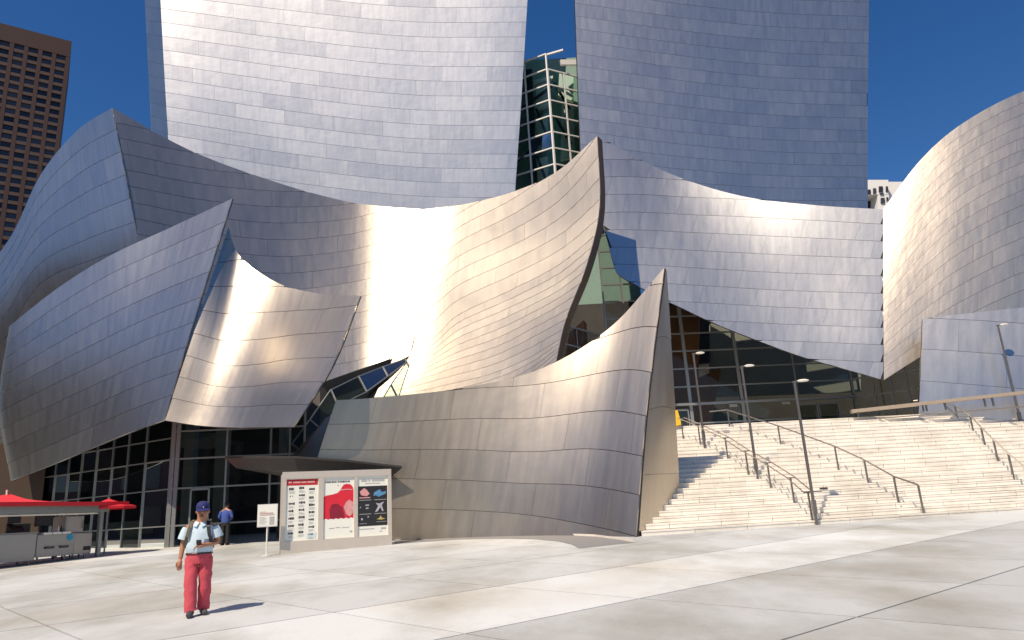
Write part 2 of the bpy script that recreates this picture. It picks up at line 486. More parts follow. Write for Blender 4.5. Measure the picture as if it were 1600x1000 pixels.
# ================================================================== THE SETTING
gm = MB()
xs = [-3000, -60, -30, 0, 30, 60, 3000]
ys = [-3000, -60, -20, 0, 20, 40, 60, 3000]
for i in range(len(xs)-1):
    for j in range(len(ys)-1):
        a, b_, c, d = xs[i], xs[i+1], ys[j], ys[j+1]
        gm.poly([(a, c, gz(c)-.03), (b_, c, gz(c)-.03), (b_, d, gz(d)-.03), (a, d, gz(d)-.03)], [(0,1,2,3)])
def concrete(name, col, joint=False):
    m, n, l, b = nodes(name)
    b.inputs['Roughness'].default_value = .8
    tc = n.new('ShaderNodeTexCoord'); oi = n.new('ShaderNodeObjectInfo')
    geo = n.new('ShaderNodeNewGeometry')
    n1 = n.new('ShaderNodeTexNoise'); n1.inputs['Scale'].default_value = .45; n1.inputs['Detail'].default_value = 7; n1.inputs['Roughness'].default_value = .62
    mp = n.new('ShaderNodeMapping'); mp.inputs['Scale'].default_value = (1, .55, 1); mp.inputs['Rotation'].default_value = (0, 0, .5)
    l.new(geo.outputs['Position'], mp.inputs['Vector']); l.new(mp.outputs['Vector'], n1.inputs['Vector'])
    n2 = n.new('ShaderNodeTexNoise'); n2.inputs['Scale'].default_value = 22; n2.inputs['Detail'].default_value = 6; n2.inputs['Roughness'].default_value = .7
    l.new(geo.outputs['Position'], n2.inputs['Vector'])
    n3 = n.new('ShaderNodeTexNoise'); n3.inputs['Scale'].default_value = .28; n3.inputs['Detail'].default_value = 3
    l.new(mp.outputs['Vector'], n3.inputs['Vector'])
    ramp = n.new('ShaderNodeValToRGB')
    ramp.color_ramp.elements[0].position = .36; ramp.color_ramp.elements[0].color = (col[0]*.70, col[1]*.69, col[2]*.655, 1)
    ramp.color_ramp.elements[1].position = .58; ramp.color_ramp.elements[1].color = (*col, 1)
    l.new(n1.outputs['Fac'], ramp.inputs['Fac'])
    r3 = n.new('ShaderNodeValToRGB')
    r3.color_ramp.elements[0].position = .34; r3.color_ramp.elements[0].color = (.88, .83, .77, 1)
    r3.color_ramp.elements[1].position = .48; r3.color_ramp.elements[1].color = (1, 1, 1, 1)
    l.new(n3.outputs['Fac'], r3.inputs['Fac'])
    mm = n.new('ShaderNodeMix'); mm.data_type = 'RGBA'; mm.blend_type = 'MULTIPLY'; mm.inputs['Factor'].default_value = 1
    l.new(ramp.outputs['Color'], mm.inputs['A']); l.new(r3.outputs['Color'], mm.inputs['B'])
    mr = n.new('ShaderNodeMapRange'); mr.inputs['To Min'].default_value = .86; mr.inputs['To Max'].default_value = 1.10
    l.new(n2.outputs['Fac'], mr.inputs['Value'])
    mo = n.new('ShaderNodeMapRange'); mo.inputs['To Min'].default_value = .74; mo.inputs['To Max'].default_value = 1.04
    l.new(oi.outputs['Random'], mo.inputs['Value'])
    mu = n.new('ShaderNodeMath'); mu.operation = 'MULTIPLY'; mu.inputs[1].default_value = 1.0
    l.new(mr.outputs['Result'], mu.inputs[0])
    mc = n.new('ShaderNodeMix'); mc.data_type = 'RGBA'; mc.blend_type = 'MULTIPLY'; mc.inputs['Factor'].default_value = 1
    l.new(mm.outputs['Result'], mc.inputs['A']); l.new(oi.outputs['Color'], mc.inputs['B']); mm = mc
    vs = n.new('ShaderNodeVectorMath'); vs.operation = 'SCALE'
    l.new(mm.outputs['Result'], vs.inputs[0]); l.new(mu.outputs['Value'], vs.inputs['Scale'])
    l.new(vs.outputs['Vector'], b.inputs['Base Color'])
    vo = n.new('ShaderNodeTexVoronoi'); vo.inputs['Scale'].default_value = 2.3; l.new(geo.outputs['Position'], vo.inputs['Vector'])
    vr = n.new('ShaderNodeMapRange'); vr.inputs['From Min'].default_value = .035; vr.inputs['From Max'].default_value = .06; vr.inputs['To Min'].default_value = .72; vr.inputs['To Max'].default_value = 1.0
    l.new(vo.outputs['Distance'], vr.inputs['Value'])
    vm = n.new('ShaderNodeVectorMath'); vm.operation = 'SCALE'; l.new(vs.outputs['Vector'], vm.inputs[0]); l.new(vr.outputs['Result'], vm.inputs['Scale'])
    l.new(vm.outputs['Vector'], b.inputs['Base Color'])
    bp = n.new('ShaderNodeBump'); bp.inputs['Strength'].default_value = .25; bp.inputs['Distance'].default_value = .01
    l.new(n2.outputs['Fac'], bp.inputs['Height']); l.new(bp.outputs['Normal'], b.inputs['Normal'])
    return m
M['concrete'] = concrete('plaza_concrete', (.61,.655,.675))
M['joint'] = plain('joint_dirt', (.09,.085,.075), .9)
M['ground'] = plain('ground', (.20,.19,.175), .9, scale=.3)
ground = gm.build('ground', M['ground']); tag(ground, kind='structure')

plaza = empty('plaza'); tag(plaza, kind='structure')
o0 = G(1000, 935); ea = G(1530, 828) - o0; eb = G(1340, 964) - o0
la = np.linalg.norm(ea[:2]); lb = np.linalg.norm(eb[:2])
print('SLAB', o0, ea, eb, la, lb)
da, db = ea[:2]/la, eb[:2]/lb
SA, SB = la/4.0, lb
def slabp(i, j, fi=0.0, fj=0.0):
    q = o0[:2] + da*(SA*i + fi) + db*(SB*j + fj)
    return (q[0], q[1], gz(q[1]))
_inv = np.linalg.inv(np.array([[da[0]*SA, db[0]*SB], [da[1]*SA, db[1]*SB]]))
def slab_ij(px, py):
    return _inv @ (G(px, py)[:2]-o0[:2])
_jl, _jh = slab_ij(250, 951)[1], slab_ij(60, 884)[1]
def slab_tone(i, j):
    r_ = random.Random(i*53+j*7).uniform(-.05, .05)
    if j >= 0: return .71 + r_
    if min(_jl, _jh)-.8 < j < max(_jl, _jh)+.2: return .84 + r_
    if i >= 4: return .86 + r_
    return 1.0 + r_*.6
for i in range(-6, 14):
    for j in range(-12, 12):
        g_ = .016
        pts = [slabp(i, j, g_, g_), slabp(i, j+1, g_, -g_), slabp(i+1, j+1, -g_, -g_), slabp(i+1, j, -g_, g_)]
        cy = sum(p[1] for p in pts)/4; cx = sum(p[0] for p in pts)/4
        if cy < -3 or cy > 46 or abs(cx) > 12 + cy*1.1: continue
        m_ = MB()
        low = [(p[0], p[1], p[2]-.03) for p in pts]
        c = np.array([cx, cy, gz(cy)])
        m_.poly([np.array(p)-c for p in pts+low], [(0,1,2,3),(0,4,5,1),(1,5,6,2),(2,6,7,3),(3,7,4,0)])
        s = m_.build('concrete_slab', M['concrete'], plaza); s.location = c
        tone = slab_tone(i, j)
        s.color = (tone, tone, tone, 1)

# ---- stairs
B0, B1 = G(1003, 838), G(1600, 798)
ZT = 4.74
T0, T1 = PZ(1055, 668, ZT), PZ(1600, 640, ZT)
print('STAIR', B0, B1, T0, T1)
def ext(a, b, t): return a + (b-a)*t
bl, br_ = B0.copy(), ext(B0, B1, 1.5)
tl, tr_ = ext(T0, T1, -.06), ext(T0, T1, 1.45)
def left_x(y):
    return float(np.interp(y, [bl[1], bl[1]+.7, 25.2, 26, 31], [bl[0], bl[0]-.02, 5.12, 5.3, 5.5]))
stairs = None
NST = 24
st = MB()
prof = []
zb = B0[2] - .02
for k in range(NST+1):
    t = k/NST
    a = bl + (tl-bl)*t; b = br_ + (tr_-br_)*t
    a[0] = left_x(a[1])
    z = zb + (ZT - zb)*t
    prof.append((a, b, z))
for k in range(NST):
    a, b, z = prof[k]; a2, b2, z2 = prof[k+1]
    e = .05
    st.poly([(a[0],a[1]+e,z-.6),(b[0],b[1]+e,z-.6),(b[0],b[1]+e,z2-.03),(a[0],a[1]+e,z2-.03),
             (a2[0],a2[1]+e+.06,z2-.03),(b2[0],b2[1]+e+.06,z2-.03),(a2[0],a2[1]+e+.06,z-.6),(b2[0],b2[1]+e+.06,z-.6)],
            [(0,1,2,3),(3,2,5,4),(4,5,7,6),(0,3,4,6),(1,7,5,2)])
stairs = st.build('stairs', M['joint']); tag(stairs, kind='structure')
def blocks(parent):
    out = []
    rng = random.Random(3)
    for k in range(NST):
        a, b, z = prof[k]; a2, b2, z2 = prof[k+1]
        w = np.linalg.norm(b[:2]-a[:2])
        s = -((k*.41) % 1)*1.6
        while s < w:
            L = 1.6
            f0, f1 = max(s+.006, 0)/w, min(s+L-.006, w)/w
            s += L
            if f1-f0 < .1/w: continue
            q = [a+(b-a)*f0, a+(b-a)*f1, a2+(b2-a2)*f1, a2+(b2-a2)*f0]
            dz = rng.uniform(-.004, .004)
            dy = rng.uniform(-.006, .006)
            top = z2 + dz
            pts = []
            for zz, ins in ((z+.012, .014), (top-.045, .014), (top-.045, 0), (top, 0)):
                pts += [(q[0][0], q[0][1]+dy+ins, zz), (q[1][0], q[1][1]+dy+ins, zz), (q[2][0], q[2][1]+.04, zz), (q[3][0], q[3][1]+.04, zz)]
            fs = [(0,1,5,4),(4,5,9,8),(8,9,13,12),(12,13,14,15)]
            fs += [(0,4,8,12,15,3)[:6], (1,2,14,13,9,5)]
            out.append((q[0][1], pts, fs, (f0, k)))
    return out
bl_all = [b for b in blocks(stairs)]
# the 300 that show largest keep their own object, the rest share one
vis = []
for b in bl_all:
    c = np.mean(np.array(b[1]), axis=0)
    d = c - CAM
    depth = d @ _F
    px = W0/2 + FPX*(d @ _R)/depth
    vis.append((px, depth))
order = sorted(range(len(bl_all)), key=lambda i: (0 if 1000 < vis[i][0] < 1640 else 1, vis[i][1]))
rest = MB()
for n_, i in enumerate(order):
    _, pts, fs, _k = bl_all[i]
    if n_ < 300:
        m_ = MB(); c = np.mean(np.array(pts), axis=0)
        m_.poly([np.array(p)-c for p in pts], fs)
        s = m_.build('stone_block', M['stone'], stairs); s.location = c
    else:
        rest.poly(pts, fs)
tag(rest.build('stone_block', M['stone'], stairs), kind='stuff')
# landing at the top
ld = MB()
ld.poly([(tl[0], tl[1]+.05, ZT-.012), (tr_[0], tr_[1]+.05, ZT-.012), (tr_[0]+4, 48, ZT-.012), (tl[0]-3, 48, ZT-.012),
         (tl[0], tl[1]+.05, ZT-.5), (tr_[0], tr_[1]+.05, ZT-.5), (tr_[0]+4, 48, ZT-.5), (tl[0]-3, 48, ZT-.5)], [(0,1,2,3),(0,4,5,1),(1,5,6,2),(2,6,7,3),(3,7,4,0)])
tag(ld.build('landing', M['stone']), kind='structure')

# ================================================================== THE CONCERT HALL
hall = empty('concert_hall', (0, 36, gz(36)), 0, 'silver concert hall of curving stainless steel sails above glass walls', 'building')
def steel_on_hall(*a, **k):
    w = steel_wall(hall, *a, **k)
    w.location = (0, -36, -gz(36))
    return w

# right half: courses sweep up to the right
S = SR = Sheet([[(575,622,36.1),(622,626,35.6),(670,628,35.0),(750,620,33.8),(815,605,32.95),(868,570,32.1)],
           [(640,556,36.35),(677,551,35.9),(712,545,35.3),(780,535,34.1),(840,515,33.05),(884,500,32.2)],
           [(650,475,37.6),(684,472,37.1),(718,468,36.45),(795,455,34.95),(868,435,33.45),(918,410,32.3)],
           [(656,400,38.8),(690,397,38.3),(725,392,37.65),(800,378,36.1),(875,355,34.4),(937,320,32.8)],
           [(660,327,39.95),(695,323,39.45),(730,318,38.75),(800,300,37.15),(870,268,35.5),(933,212,33.9)]])
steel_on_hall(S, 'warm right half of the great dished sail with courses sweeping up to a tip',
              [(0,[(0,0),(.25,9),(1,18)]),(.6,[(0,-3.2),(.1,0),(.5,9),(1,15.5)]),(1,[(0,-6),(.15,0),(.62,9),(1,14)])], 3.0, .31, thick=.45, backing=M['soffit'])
# big sail, left half (dark, then bright)
S = Sheet([[(245,545,30.8),(350,585,32.8),(450,602,34.7),(535,594,36.0),(588,580,36.55),(640,558,36.35)],
           [(213,365,31.8),(325,412,34.2),(440,445,36.4),(530,452,37.75),(590,452,38.3),(650,445,38.05)],
           [(175,168,33.0),(300,236,35.6),(430,284,38.1),(530,312,39.8),(595,322,40.35),(660,327,39.95)]])
gg = [[S.ev(k/5, v) for k in range(5)] + [SR.ev(0, .25+.75*v)] for v in [q/6 for q in range(7)]]
S = Sheet([[(*p, 0) for p in r] for r in gg])
steel_on_hall(S, 'dark left half of the great dished sail, ending in a bright glare band',
              [(0,[(0,0),(1,16)]),(.4,[(0,0),(1,12.6)]),(1,[(0,0),(1,9.5)])], 3.4, .3)
# upper left block
S = Sheet([[(268,300,41.0),(450,330,42.6),(640,352,43.6),(801,356,44.0)],
           [(256,100,40.5),(450,128,42.2),(640,148,43.3),(815,150,43.8)],
           [(246,-100,40.2),(450,-78,41.9),(640,-62,43.0),(828,-62,43.6)],
           [(236,-330,40.1),(450,-310,41.9),(640,-296,43.1),(842,-296,43.7)]])
steel_on_hall(S, 'pale silver block of the upper left, panels in near level courses', uniform(27), 3.3, .43, mat=M['steel_bright_reflection'], thick=.3)
# its dark narrow side
S = Sheet([[(240,285,45.4),(254,292,43.2),(268,300,41.0)],
           [(231,95,45.1),(243,98,42.8),(256,100,40.5)],
           [(221,-104,44.8),(233,-102,42.5),(246,-100,40.2)],
           [(209,-335,44.7),(222,-332,42.4),(236,-330,40.1)]])
steel_on_hall(S, 'narrow deep blue return side of the upper left block', uniform(27), 2.4, .5, mat=M['steel_sky_reflection'])
# upper right block
S = Sheet([[(911,330,41.5),(1060,345,42.1),(1200,352,42.7),(1356,352,43.1)],
           [(903,130,42.5),(1060,152,43.2),(1200,166,43.8),(1356,172,44.2)],
           [(896,-70,43.7),(1060,-48,44.4),(1200,-34,45.0),(1358,-28,45.4)],
           [(889,-330,45.3),(1060,-308,46.0),(1200,-294,46.6),(1360,-288,47.0)]])
steel_on_hall(S, 'tall blue grey block of the upper right with small brick-like panels', uniform(29), 2.7, .42, mat=M['steel_sky_reflection'], thick=.3)
# lavender wall over the stairs
S = Sheet([[(936,470,36.2),(1047,500,36.0),(1158,540,35.6),(1269,575,34.95),(1380,594,34.2)],
           [(936,342,37.2),(1047,385,37.0),(1158,425,36.5),(1269,450,35.7),(1380,460,34.75)],
           [(935,213,38.6),(1047,271,38.4),(1158,306,37.45),(1269,320,36.25),(1380,327,35.2)]])
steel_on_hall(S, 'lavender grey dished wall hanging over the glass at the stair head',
              [(0,[(0,3.9),(1,13.4)]),(.25,[(0,2.95),(1,11.35)]),(.5,[(0,1.65),(1,10.2)]),(.75,[(0,.5),(1,9.9)]),(1,[(0,0),(1,9.9)])], 2.9, .28, shear=.28, mat=M['steel_sky_reflection'],
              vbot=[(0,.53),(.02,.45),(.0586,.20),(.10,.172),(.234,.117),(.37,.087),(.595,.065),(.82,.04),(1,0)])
# cream cone at the right
S = Sheet([[(1381,594,34.2),(1438,558,33.85),(1500,525,33.4),(1600,480,32.75),(1720,445,32.2),(1850,420,33.2)],
           [(1380,460,34.7),(1440,390,34.27),(1505,334,33.75),(1600,285,33.1),(1720,250,32.5),(1850,232,33.6)],
           [(1380,327,35.2),(1440,248,34.65),(1505,192,34.1),(1600,142,33.45),(1720,108,32.85),(1850,95,34.0)]])
steel_on_hall(S, 'big cream rounded sail at the far right rising above the stairs', uniform(15), 3.2, .37)
# far left dome
S = Sheet([[(-150,800,40.5),(-60,790,37.5),(20,770,37.4),(80,600,35.9),(160,560,34.0),(246,548,32.7)],
           [(-140,600,41.5),(-70,590,38.5),(0,520,36.2),(60,430,34.8),(140,390,33.1),(213,365,31.8)],
           [(-130,480,43.0),(-75,470,40.0),(10,380,37.4),(62,275,36.0),(120,204,34.5),(175,168,33.0)]])
steel_on_hall(S, 'bluish rounded end of the hall at the far left, brown in its lower part', uniform(11), 4.2, .4, mat=M['steel_sky_reflection'])
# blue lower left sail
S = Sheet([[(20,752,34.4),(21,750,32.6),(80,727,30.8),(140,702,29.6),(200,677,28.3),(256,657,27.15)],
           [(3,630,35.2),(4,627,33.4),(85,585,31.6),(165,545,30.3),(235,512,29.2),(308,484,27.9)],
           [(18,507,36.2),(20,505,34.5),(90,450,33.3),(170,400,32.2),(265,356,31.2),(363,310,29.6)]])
steel_on_hall(S, 'blue tinted sail at the lower left with curved level courses', uniform(9), 4.6, .4, mat=M['steel_sky_reflection'])
# golden lower left sail
S = Sheet([[(257,657,27.2),(310,665,27.3),(360,668,26.9),(410,668,25.9),(458,667,24.6)],
           [(306,510,27.9),(352,550,28.0),(400,566,27.4),(455,566,26.0),(520,570,24.3)],
           [(357,355,29.6),(375,400,29.65),(430,440,28.95),(495,458,27.5),(563,462,25.6)]])
steel_on_hall(S, 'golden sail with a bright glare, hanging over the cafe glass',
              [(0,[(0,0),(1,8.6)]),(.5,[(0,0),(1,6.2)]),(1,[(0,0),(1,5.4)])], 3.0, .42)

# free-standing wall by the stairs
prow_wall = empty('curved_steel_wall', tuple(G(800, 834)), 0, 'low brown grey curved steel wall rising to a sharp point beside the stairs', 'wall')
pl = prow_wall.location.copy()
S = Sheet([[(455,868,25.3),(560,860,25.75),(680,850,25.7),(800,842,24.8),(900,842,23.3),(993,845,21.4)],
           [(490,735,25.4),(590,733,25.8),(700,728,25.7),(820,715,24.97),(925,678,23.88),(1010,640,22.65)],
           [(525,625,25.5),(620,618,25.85),(720,606,25.8),(840,578,25.25),(950,514,24.6),(1038,418,23.85)]])
w = steel_wall(prow_wall, S, 'long curved front of the wall, big streaked panels', 
               [(0,[(0,-.6),(1,5)]),(.5,[(0,0),(1,5.2)]),(.8,[(0,.6),(1,6.2)]),(1,[(0,.9),(1,7.4)])], 3.0, .36, name='front_face', nu=8, thick=.12)
w.location = -pl
S = Sheet([[(994,846,21.46),(1030,850,22.8),(1066,840,24.8)],
           [(1011,641,22.71),(1036,635,23.5),(1055,640,24.6)],
           [(1038.5,419,23.91),(1040,421,24.08),(1042,424,24.4)]])
w = steel_wall(prow_wall, S, 'smooth tapering end face of the wall against the steps', uniform(4), 5, .5, name='end_face', thick=.1)
w.location = -pl

# flat grey wall at right
box_wall = empty('flat_steel_wall', tuple(P(1500, 640, 31.4)), 0, 'flat blue grey steel wall with four level bands at the right stair head', 'wall')
pl = box_wall.location.copy()
S = Sheet([[(1435,655,31.6),(1620,668,30.5),(1800,680,29.4)],
           [(1439,575,31.9),(1620,572,30.8),(1800,570,29.7)],
           [(1442,497,32.4),(1620,478,31.3),(1800,462,30.2)]])
w = steel_wall(box_wall, S, None or 'front sheet', [(0,[(0,-.2),(1,3)]),(1,[(0,0),(1,4.4)])], 5.0, .36, name='front_face', thick=.3, mat=M['steel_sky_reflection'])
del w['label']
w.location = -pl
# ---- END SAILS

# ================================================================== GLASS WALLS OF THE HALL
def vplane(a, b, px, py):
    """where the sight line meets the upright plane through a and b: (distance along from a, height)"""
    a = np.array(a[:2]); b = np.array(b[:2])
    e = (b-a)/np.linalg.norm(b-a); n = np.array((-e[1], e[0]))
    d = ray(px, py)
    t = ((a - CAM[:2]) @ n)/(d[:2] @ n)
    p = CAM + d*t
    return float((p[:2]-a) @ e), float(p[2])
ROOT_OFF = Vector((0, -36, -gz(36)))
def rooted(o):
    o.location = ROOT_OFF; return o
def glass_wall(label, a, b, us, zs, mat, w=.06, d=.10, thick_u=(), skip=(), top=None, name='glass_wall', fmat=None):
    a = Vector((a[0], a[1], 0)); b = Vector((b[0], b[1], 0))
    e = (b-a).normalized(); n = Vector((e.y, -e.x, 0))
    m = MB()
    for i, u in enumerate(us):
        ww = w*2.2 if i in thick_u else w
        m.bar(a+e*u+Vector((0,0,zs[0])), a+e*u+Vector((0,0,zs[-1])), ww, d, up=n)
    for z in zs:
        m.bar(a+e*us[0]+Vector((0,0,z))+n*.004, a+e*us[-1]+Vector((0,0,z))+n*.004, d*.9, w*.9)
    fr = m.build(name, fmat or M['frame'], hall); rooted(fr); tag(fr, label)
    for i in range(len(us)-1):
        for j in range(len(zs)-1):
            if (i, j) in skip: continue
            pm = MB()
            c = a + e*((us[i]+us[i+1])/2) + Vector((0,0,(zs[j]+zs[j+1])/2))
            hx = (us[i+1]-us[i])/2 - w/2; hz = (zs[j+1]-zs[j])/2 - w/2
            if hx < .02 or hz < .02: continue
            rr = random.Random(i*31+j)
            tw = rr.uniform(-.004, .004)*1
            q = [c - e*hx - Vector((0,0,hz)) + n*tw, c + e*hx - Vector((0,0,hz)) - n*tw, c + e*hx + Vector((0,0,hz)) - n*tw, c - e*hx + Vector((0,0,hz)) + n*tw]
            pm.poly([p - c for p in q], [(0,1,2,3)])
            o = pm.build('pane', mat, fr); o.location = c
    return fr, a, e, n

# cafe glass at the lower left
CA, CB, CC = P(268,750,30.0), P(475,740,30.6), P(60,790,35.6)
zc = [gz(30)-.1] + [P(300,y_,30.0)[2] for y_ in (820,762,716,673,640)]
us = [0.0] + [vplane(CA, CB, x, 740)[0] for x in (276, 353, 422, 452)] + [float(np.linalg.norm((CB-CA)[:2]))]
glass_wall('cafe glass facing the plaza under the golden sail', CA, CB, us, zc, M['glass_dark'], .07, .12, (0, 1))
us = [vplane(CC, CA, x, 770)[0] for x in (62, 84, 104, 124, 147, 172, 196, 224)] + [float(np.linalg.norm((CC-CA)[:2]))-.12]
zc2 = [gz(30)-.1] + zc[1:4] + [zc[4]-.25, zc[5]]
glass_wall('cafe glass running back under the blue sail', CC, CA, us, zc2, M['glass_dark'], .05, .10)
# a glazed door in the cafe front
da_, dz_ = vplane(CA, CB, 300, 765); db_, _ = vplane(CA, CB, 328, 765)
ea_ = Vector(((CB-CA)[0], (CB-CA)[1], 0)).normalized(); na_ = Vector((ea_.y, -ea_.x, 0)); A0 = Vector((CA[0], CA[1], 0))
def door(a0, e, n, u0, u1, z0, z1, mat, label=None):
    m = MB()
    y = n*.09
    for u in (u0, u1): m.bar(a0+e*u+y+Vector((0,0,z0)), a0+e*u+y+Vector((0,0,z1)), .07, .06, up=n)
    for z in (z0+.12, z1): m.bar(a0+e*u0+y+Vector((0,0,z)), a0+e*u1+y+Vector((0,0,z)), .06, .09)
    o = m.build('door', M['frame'], hall); rooted(o)
    if label: tag(o, label)
    h = MB(); uu = u1-.14
    h.tube([a0+e*uu+n*.16+Vector((0,0,z0+.8)), a0+e*uu+n*.16+Vector((0,0,z0+1.35))], .018, 8)
    h.build('door_handle', M['rail'], o)
    g = MB(); g.poly([a0+e*u0+y+Vector((0,0,z0)), a0+e*u1+y+Vector((0,0,z0)), a0+e*u1+y+Vector((0,0,z1)), a0+e*u0+y+Vector((0,0,z1))], [(0,1,2,3)])
    g.build('door_pane', mat, o)
    return o
door(A0, ea_, na_, da_, db_, gz(30), dz_, M['glass_dark'], 'narrow glazed door in the cafe glass')

# great glass wall at the head of the stairs
FA, FB, FC, FD = P(868,560,35.4), P(941,450,39.3), P(1330,600,40.4), P(1450,590,37.6)
zs = [ZT-.02 + 1.02*i for i in range(0, 13)]
us = [vplane(FA, FB, x, 500)[0] for x in (868, 898)] + [float(np.linalg.norm((FB-FA)[:2]))]
glass_wall('narrow upright strip of glass beside the great dished sail', FA, FB, us, [ZT-2]+zs[:7], M['glass_lobby'], .07, .12, (2,))
us = [0.0] + [vplane(FB, FC, x, 560)[0] for x in (982, 1030, 1070, 1150, 1237)] + [float(np.linalg.norm((FC-FB)[:2]))]
glass_wall('tall lobby glass behind the stairs', FB, FC, us, zs, M['glass_lobby'], .08, .14, (3, 4))
us = [0.06] + [vplane(FC, FD, x, 600)[0] for x in (1364, 1392, 1418)] + [float(np.linalg.norm((FD-FC)[:2]))]
glass_wall('lobby glass turned towards the right, under the cream sail', FC, FD, us, zs[:8], M['glass_lobby'], .08, .12)
F0 = Vector((FB[0], FB[1], 0)); fe = Vector(((FC-FB)[0], (FC-FB)[1], 0)).normalized(); fn = Vector((fe.y, -fe.x, 0))
for (x0, x1, lb) in ((1246, 1276, 'left leaf of the glazed lobby doors'), (1279, 1309, 'right leaf of the glazed lobby doors'), (1056, 1074, 'pale framed lobby door beside the steel wall')):
    u0 = vplane(FB, FC, x0, 640)[0]; u1 = vplane(FB, FC, x1, 640)[0]
    door(F0, fe, fn, u0, u1, ZT, ZT+1.75, M['glass_dark'], lb)
# transom beam over the entrance and small box lamps under it
m = MB(); u0 = vplane(FB, FC, 1048, 602)[0]; u1 = vplane(FB, FC, 1330, 602)[0]
m.bar(F0+fe*u0+fn*.15+Vector((0,0,ZT+2.04)), F0+fe*u1+fn*.15+Vector((0,0,ZT+2.04)), .2, .13)
rooted(m.build('door_beam', M['frame'], hall))
for x in (1139, 1221):
    u0 = vplane(FB, FC, x, 606)[0]
    m = MB(); c = F0+fe*u0+fn*.25+Vector((0,0,ZT+1.85)); m.bar(c-fe*.22, c+fe*.22, .12, .14)
    rooted(m.build('exit_lamp_box', M['grey_wall'], hall))
# lobby behind the glass
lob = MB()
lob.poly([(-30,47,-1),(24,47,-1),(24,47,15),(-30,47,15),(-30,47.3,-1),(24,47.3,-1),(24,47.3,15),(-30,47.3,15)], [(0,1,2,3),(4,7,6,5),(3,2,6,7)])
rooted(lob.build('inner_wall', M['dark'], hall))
pl_ = MB()
pp_ = [P(1110,620,43), P(1345,612,43), P(1345,540,43.5), P(1110,505,43.5)]
pl_.poly(pp_ + [p+np.array((0,.3,0)) for p in pp_], [(0,1,2,3),(4,7,6,5),(3,2,6,7),(0,4,5,1)])
rooted(pl_.build('plaster_soffit', M['grey_wall'], hall))
for pts, Y, lb in (([(1046,478),(1093,478),(1088,700),(1046,700)], 41.6, None), ([(1070,600),(1126,575),(1104,700),(1062,700)], 42.2, None), ([(890,520),(912,500),(915,570),(880,570)], 40.6, None)):
    m = MB(); q = [P(x, y, Y) for x, y in pts]
    m.poly(q + [p+np.array((.25,.9,0)) for p in q], [(0,1,2,3),(4,7,6,5),(3,2,6,7),(0,4,5,1),(1,5,6,2),(0,3,7,4)])
    rooted(m.build('timber_column', M['timber'], hall))
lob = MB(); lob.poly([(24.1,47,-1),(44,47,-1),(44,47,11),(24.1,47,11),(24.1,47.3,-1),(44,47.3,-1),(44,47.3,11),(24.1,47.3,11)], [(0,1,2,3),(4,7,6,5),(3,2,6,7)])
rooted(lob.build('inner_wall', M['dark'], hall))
# cafe interior
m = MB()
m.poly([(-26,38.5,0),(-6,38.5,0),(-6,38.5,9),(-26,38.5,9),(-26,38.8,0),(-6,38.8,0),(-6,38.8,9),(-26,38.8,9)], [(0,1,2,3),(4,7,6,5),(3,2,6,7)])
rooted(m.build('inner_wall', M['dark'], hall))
for (x, Y, w_) in ((292, 32.2, .45), (342, 32.6, .5), (440, 32.2, .35)):
    m = MB(); c = P(x, 760, Y); m.box(c[0]-w_/2, c[0]+w_/2, Y, Y+w_, 0, 8)
    rooted(m.build('column', M['grey_wall'], hall))
m = MB()
q = [P(282,700,33), P(352,700,33), P(352,676,33), P(282,676,33)]
m.poly(q + [p+np.array((0,.3,0)) for p in q], [(0,1,2,3),(4,7,6,5)])
rooted(m.build('bulkhead', M['grey_wall'], hall))
m = MB()
q = [P(-60,700,37.5), P(30,700,36.4), P(75,700,35.2)]
for i in range(2):
    a_, b_ = q[i], q[i+1]
    m.poly([(a_[0],a_[1],0),(b_[0],b_[1],0),(b_[0],b_[1],a_[2]),(a_[0],a_[1],a_[2]),(a_[0],a_[1]+.3,0),(b_[0],b_[1]+.3,0),(b_[0],b_[1]+.3,a_[2]),(a_[0],a_[1]+.3,a_[2])], [(0,1,2,3),(4,7,6,5),(3,2,6,7)])
rooted(m.build('base_wall', M['soffit'], hall))
# red tables inside the cafe are seen only as dark clutter: counter run behind the glass
m = MB(); c0, c1 = P(110,835,35.6), P(250,838,33.0)
m.bar((c0[0],c0[1],gz(32)+.55),(c1[0],c1[1],gz(32)+.55), .7, 1.1); rooted(m.build('counter', M['grey_wall'], hall))

# sloping skylight between the golden sail and the big one
SK = [P(452,700,30.5), P(520,606,32.0), P(640,560,34.8), P(606,610,33.2), P(540,640,31.0), P(480,712,29.8)]
m = MB()
k0, k1, k2 = P(456,694,31.0), P(636,560,36.2), P(576,618,33.8)
kn_ = np.cross(k1-k0, k2-k0)
def KK(px, py):
    d = ray(px, py); return CAM + d*(((k0-CAM) @ kn_)/(d @ kn_))
ladder = [(KK(456,694), KK(478,712)), (KK(484,656), KK(502,672)), (KK(517,609), KK(528,634)), (KK(560,588), KK(573,612)), (KK(598,573), KK(606,588)), (KK(633,561), KK(636,566))]
for a_, b_ in ladder: m.bar(a_, b_, .07, .07)
for i in range(len(ladder)-1):
    m.bar(ladder[i][0], ladder[i+1][0], .05, .05); m.bar(ladder[i][1], ladder[i+1][1], .05, .05)
sk = m.build('skylight', M['frame'], hall); rooted(sk); tag(sk, 'sloping glass strip between the golden sail and the great sail')
for i in range(len(ladder)-1):
    q = [ladder[i][1], ladder[i+1][1], ladder[i+1][0], ladder[i][0]]
    c = np.mean(q, axis=0); g = MB(); g.poly([p-c for p in q], [(0,1,2,3)])
    o = g.build('pane', M['glass_sky'], sk); o.location = c
m = MB()
q = [P(440,720,32.2), P(500,600,33.6), P(634,553,37.2), P(600,600,36.6), P(560,640,36.0), P(500,740,31.6)]
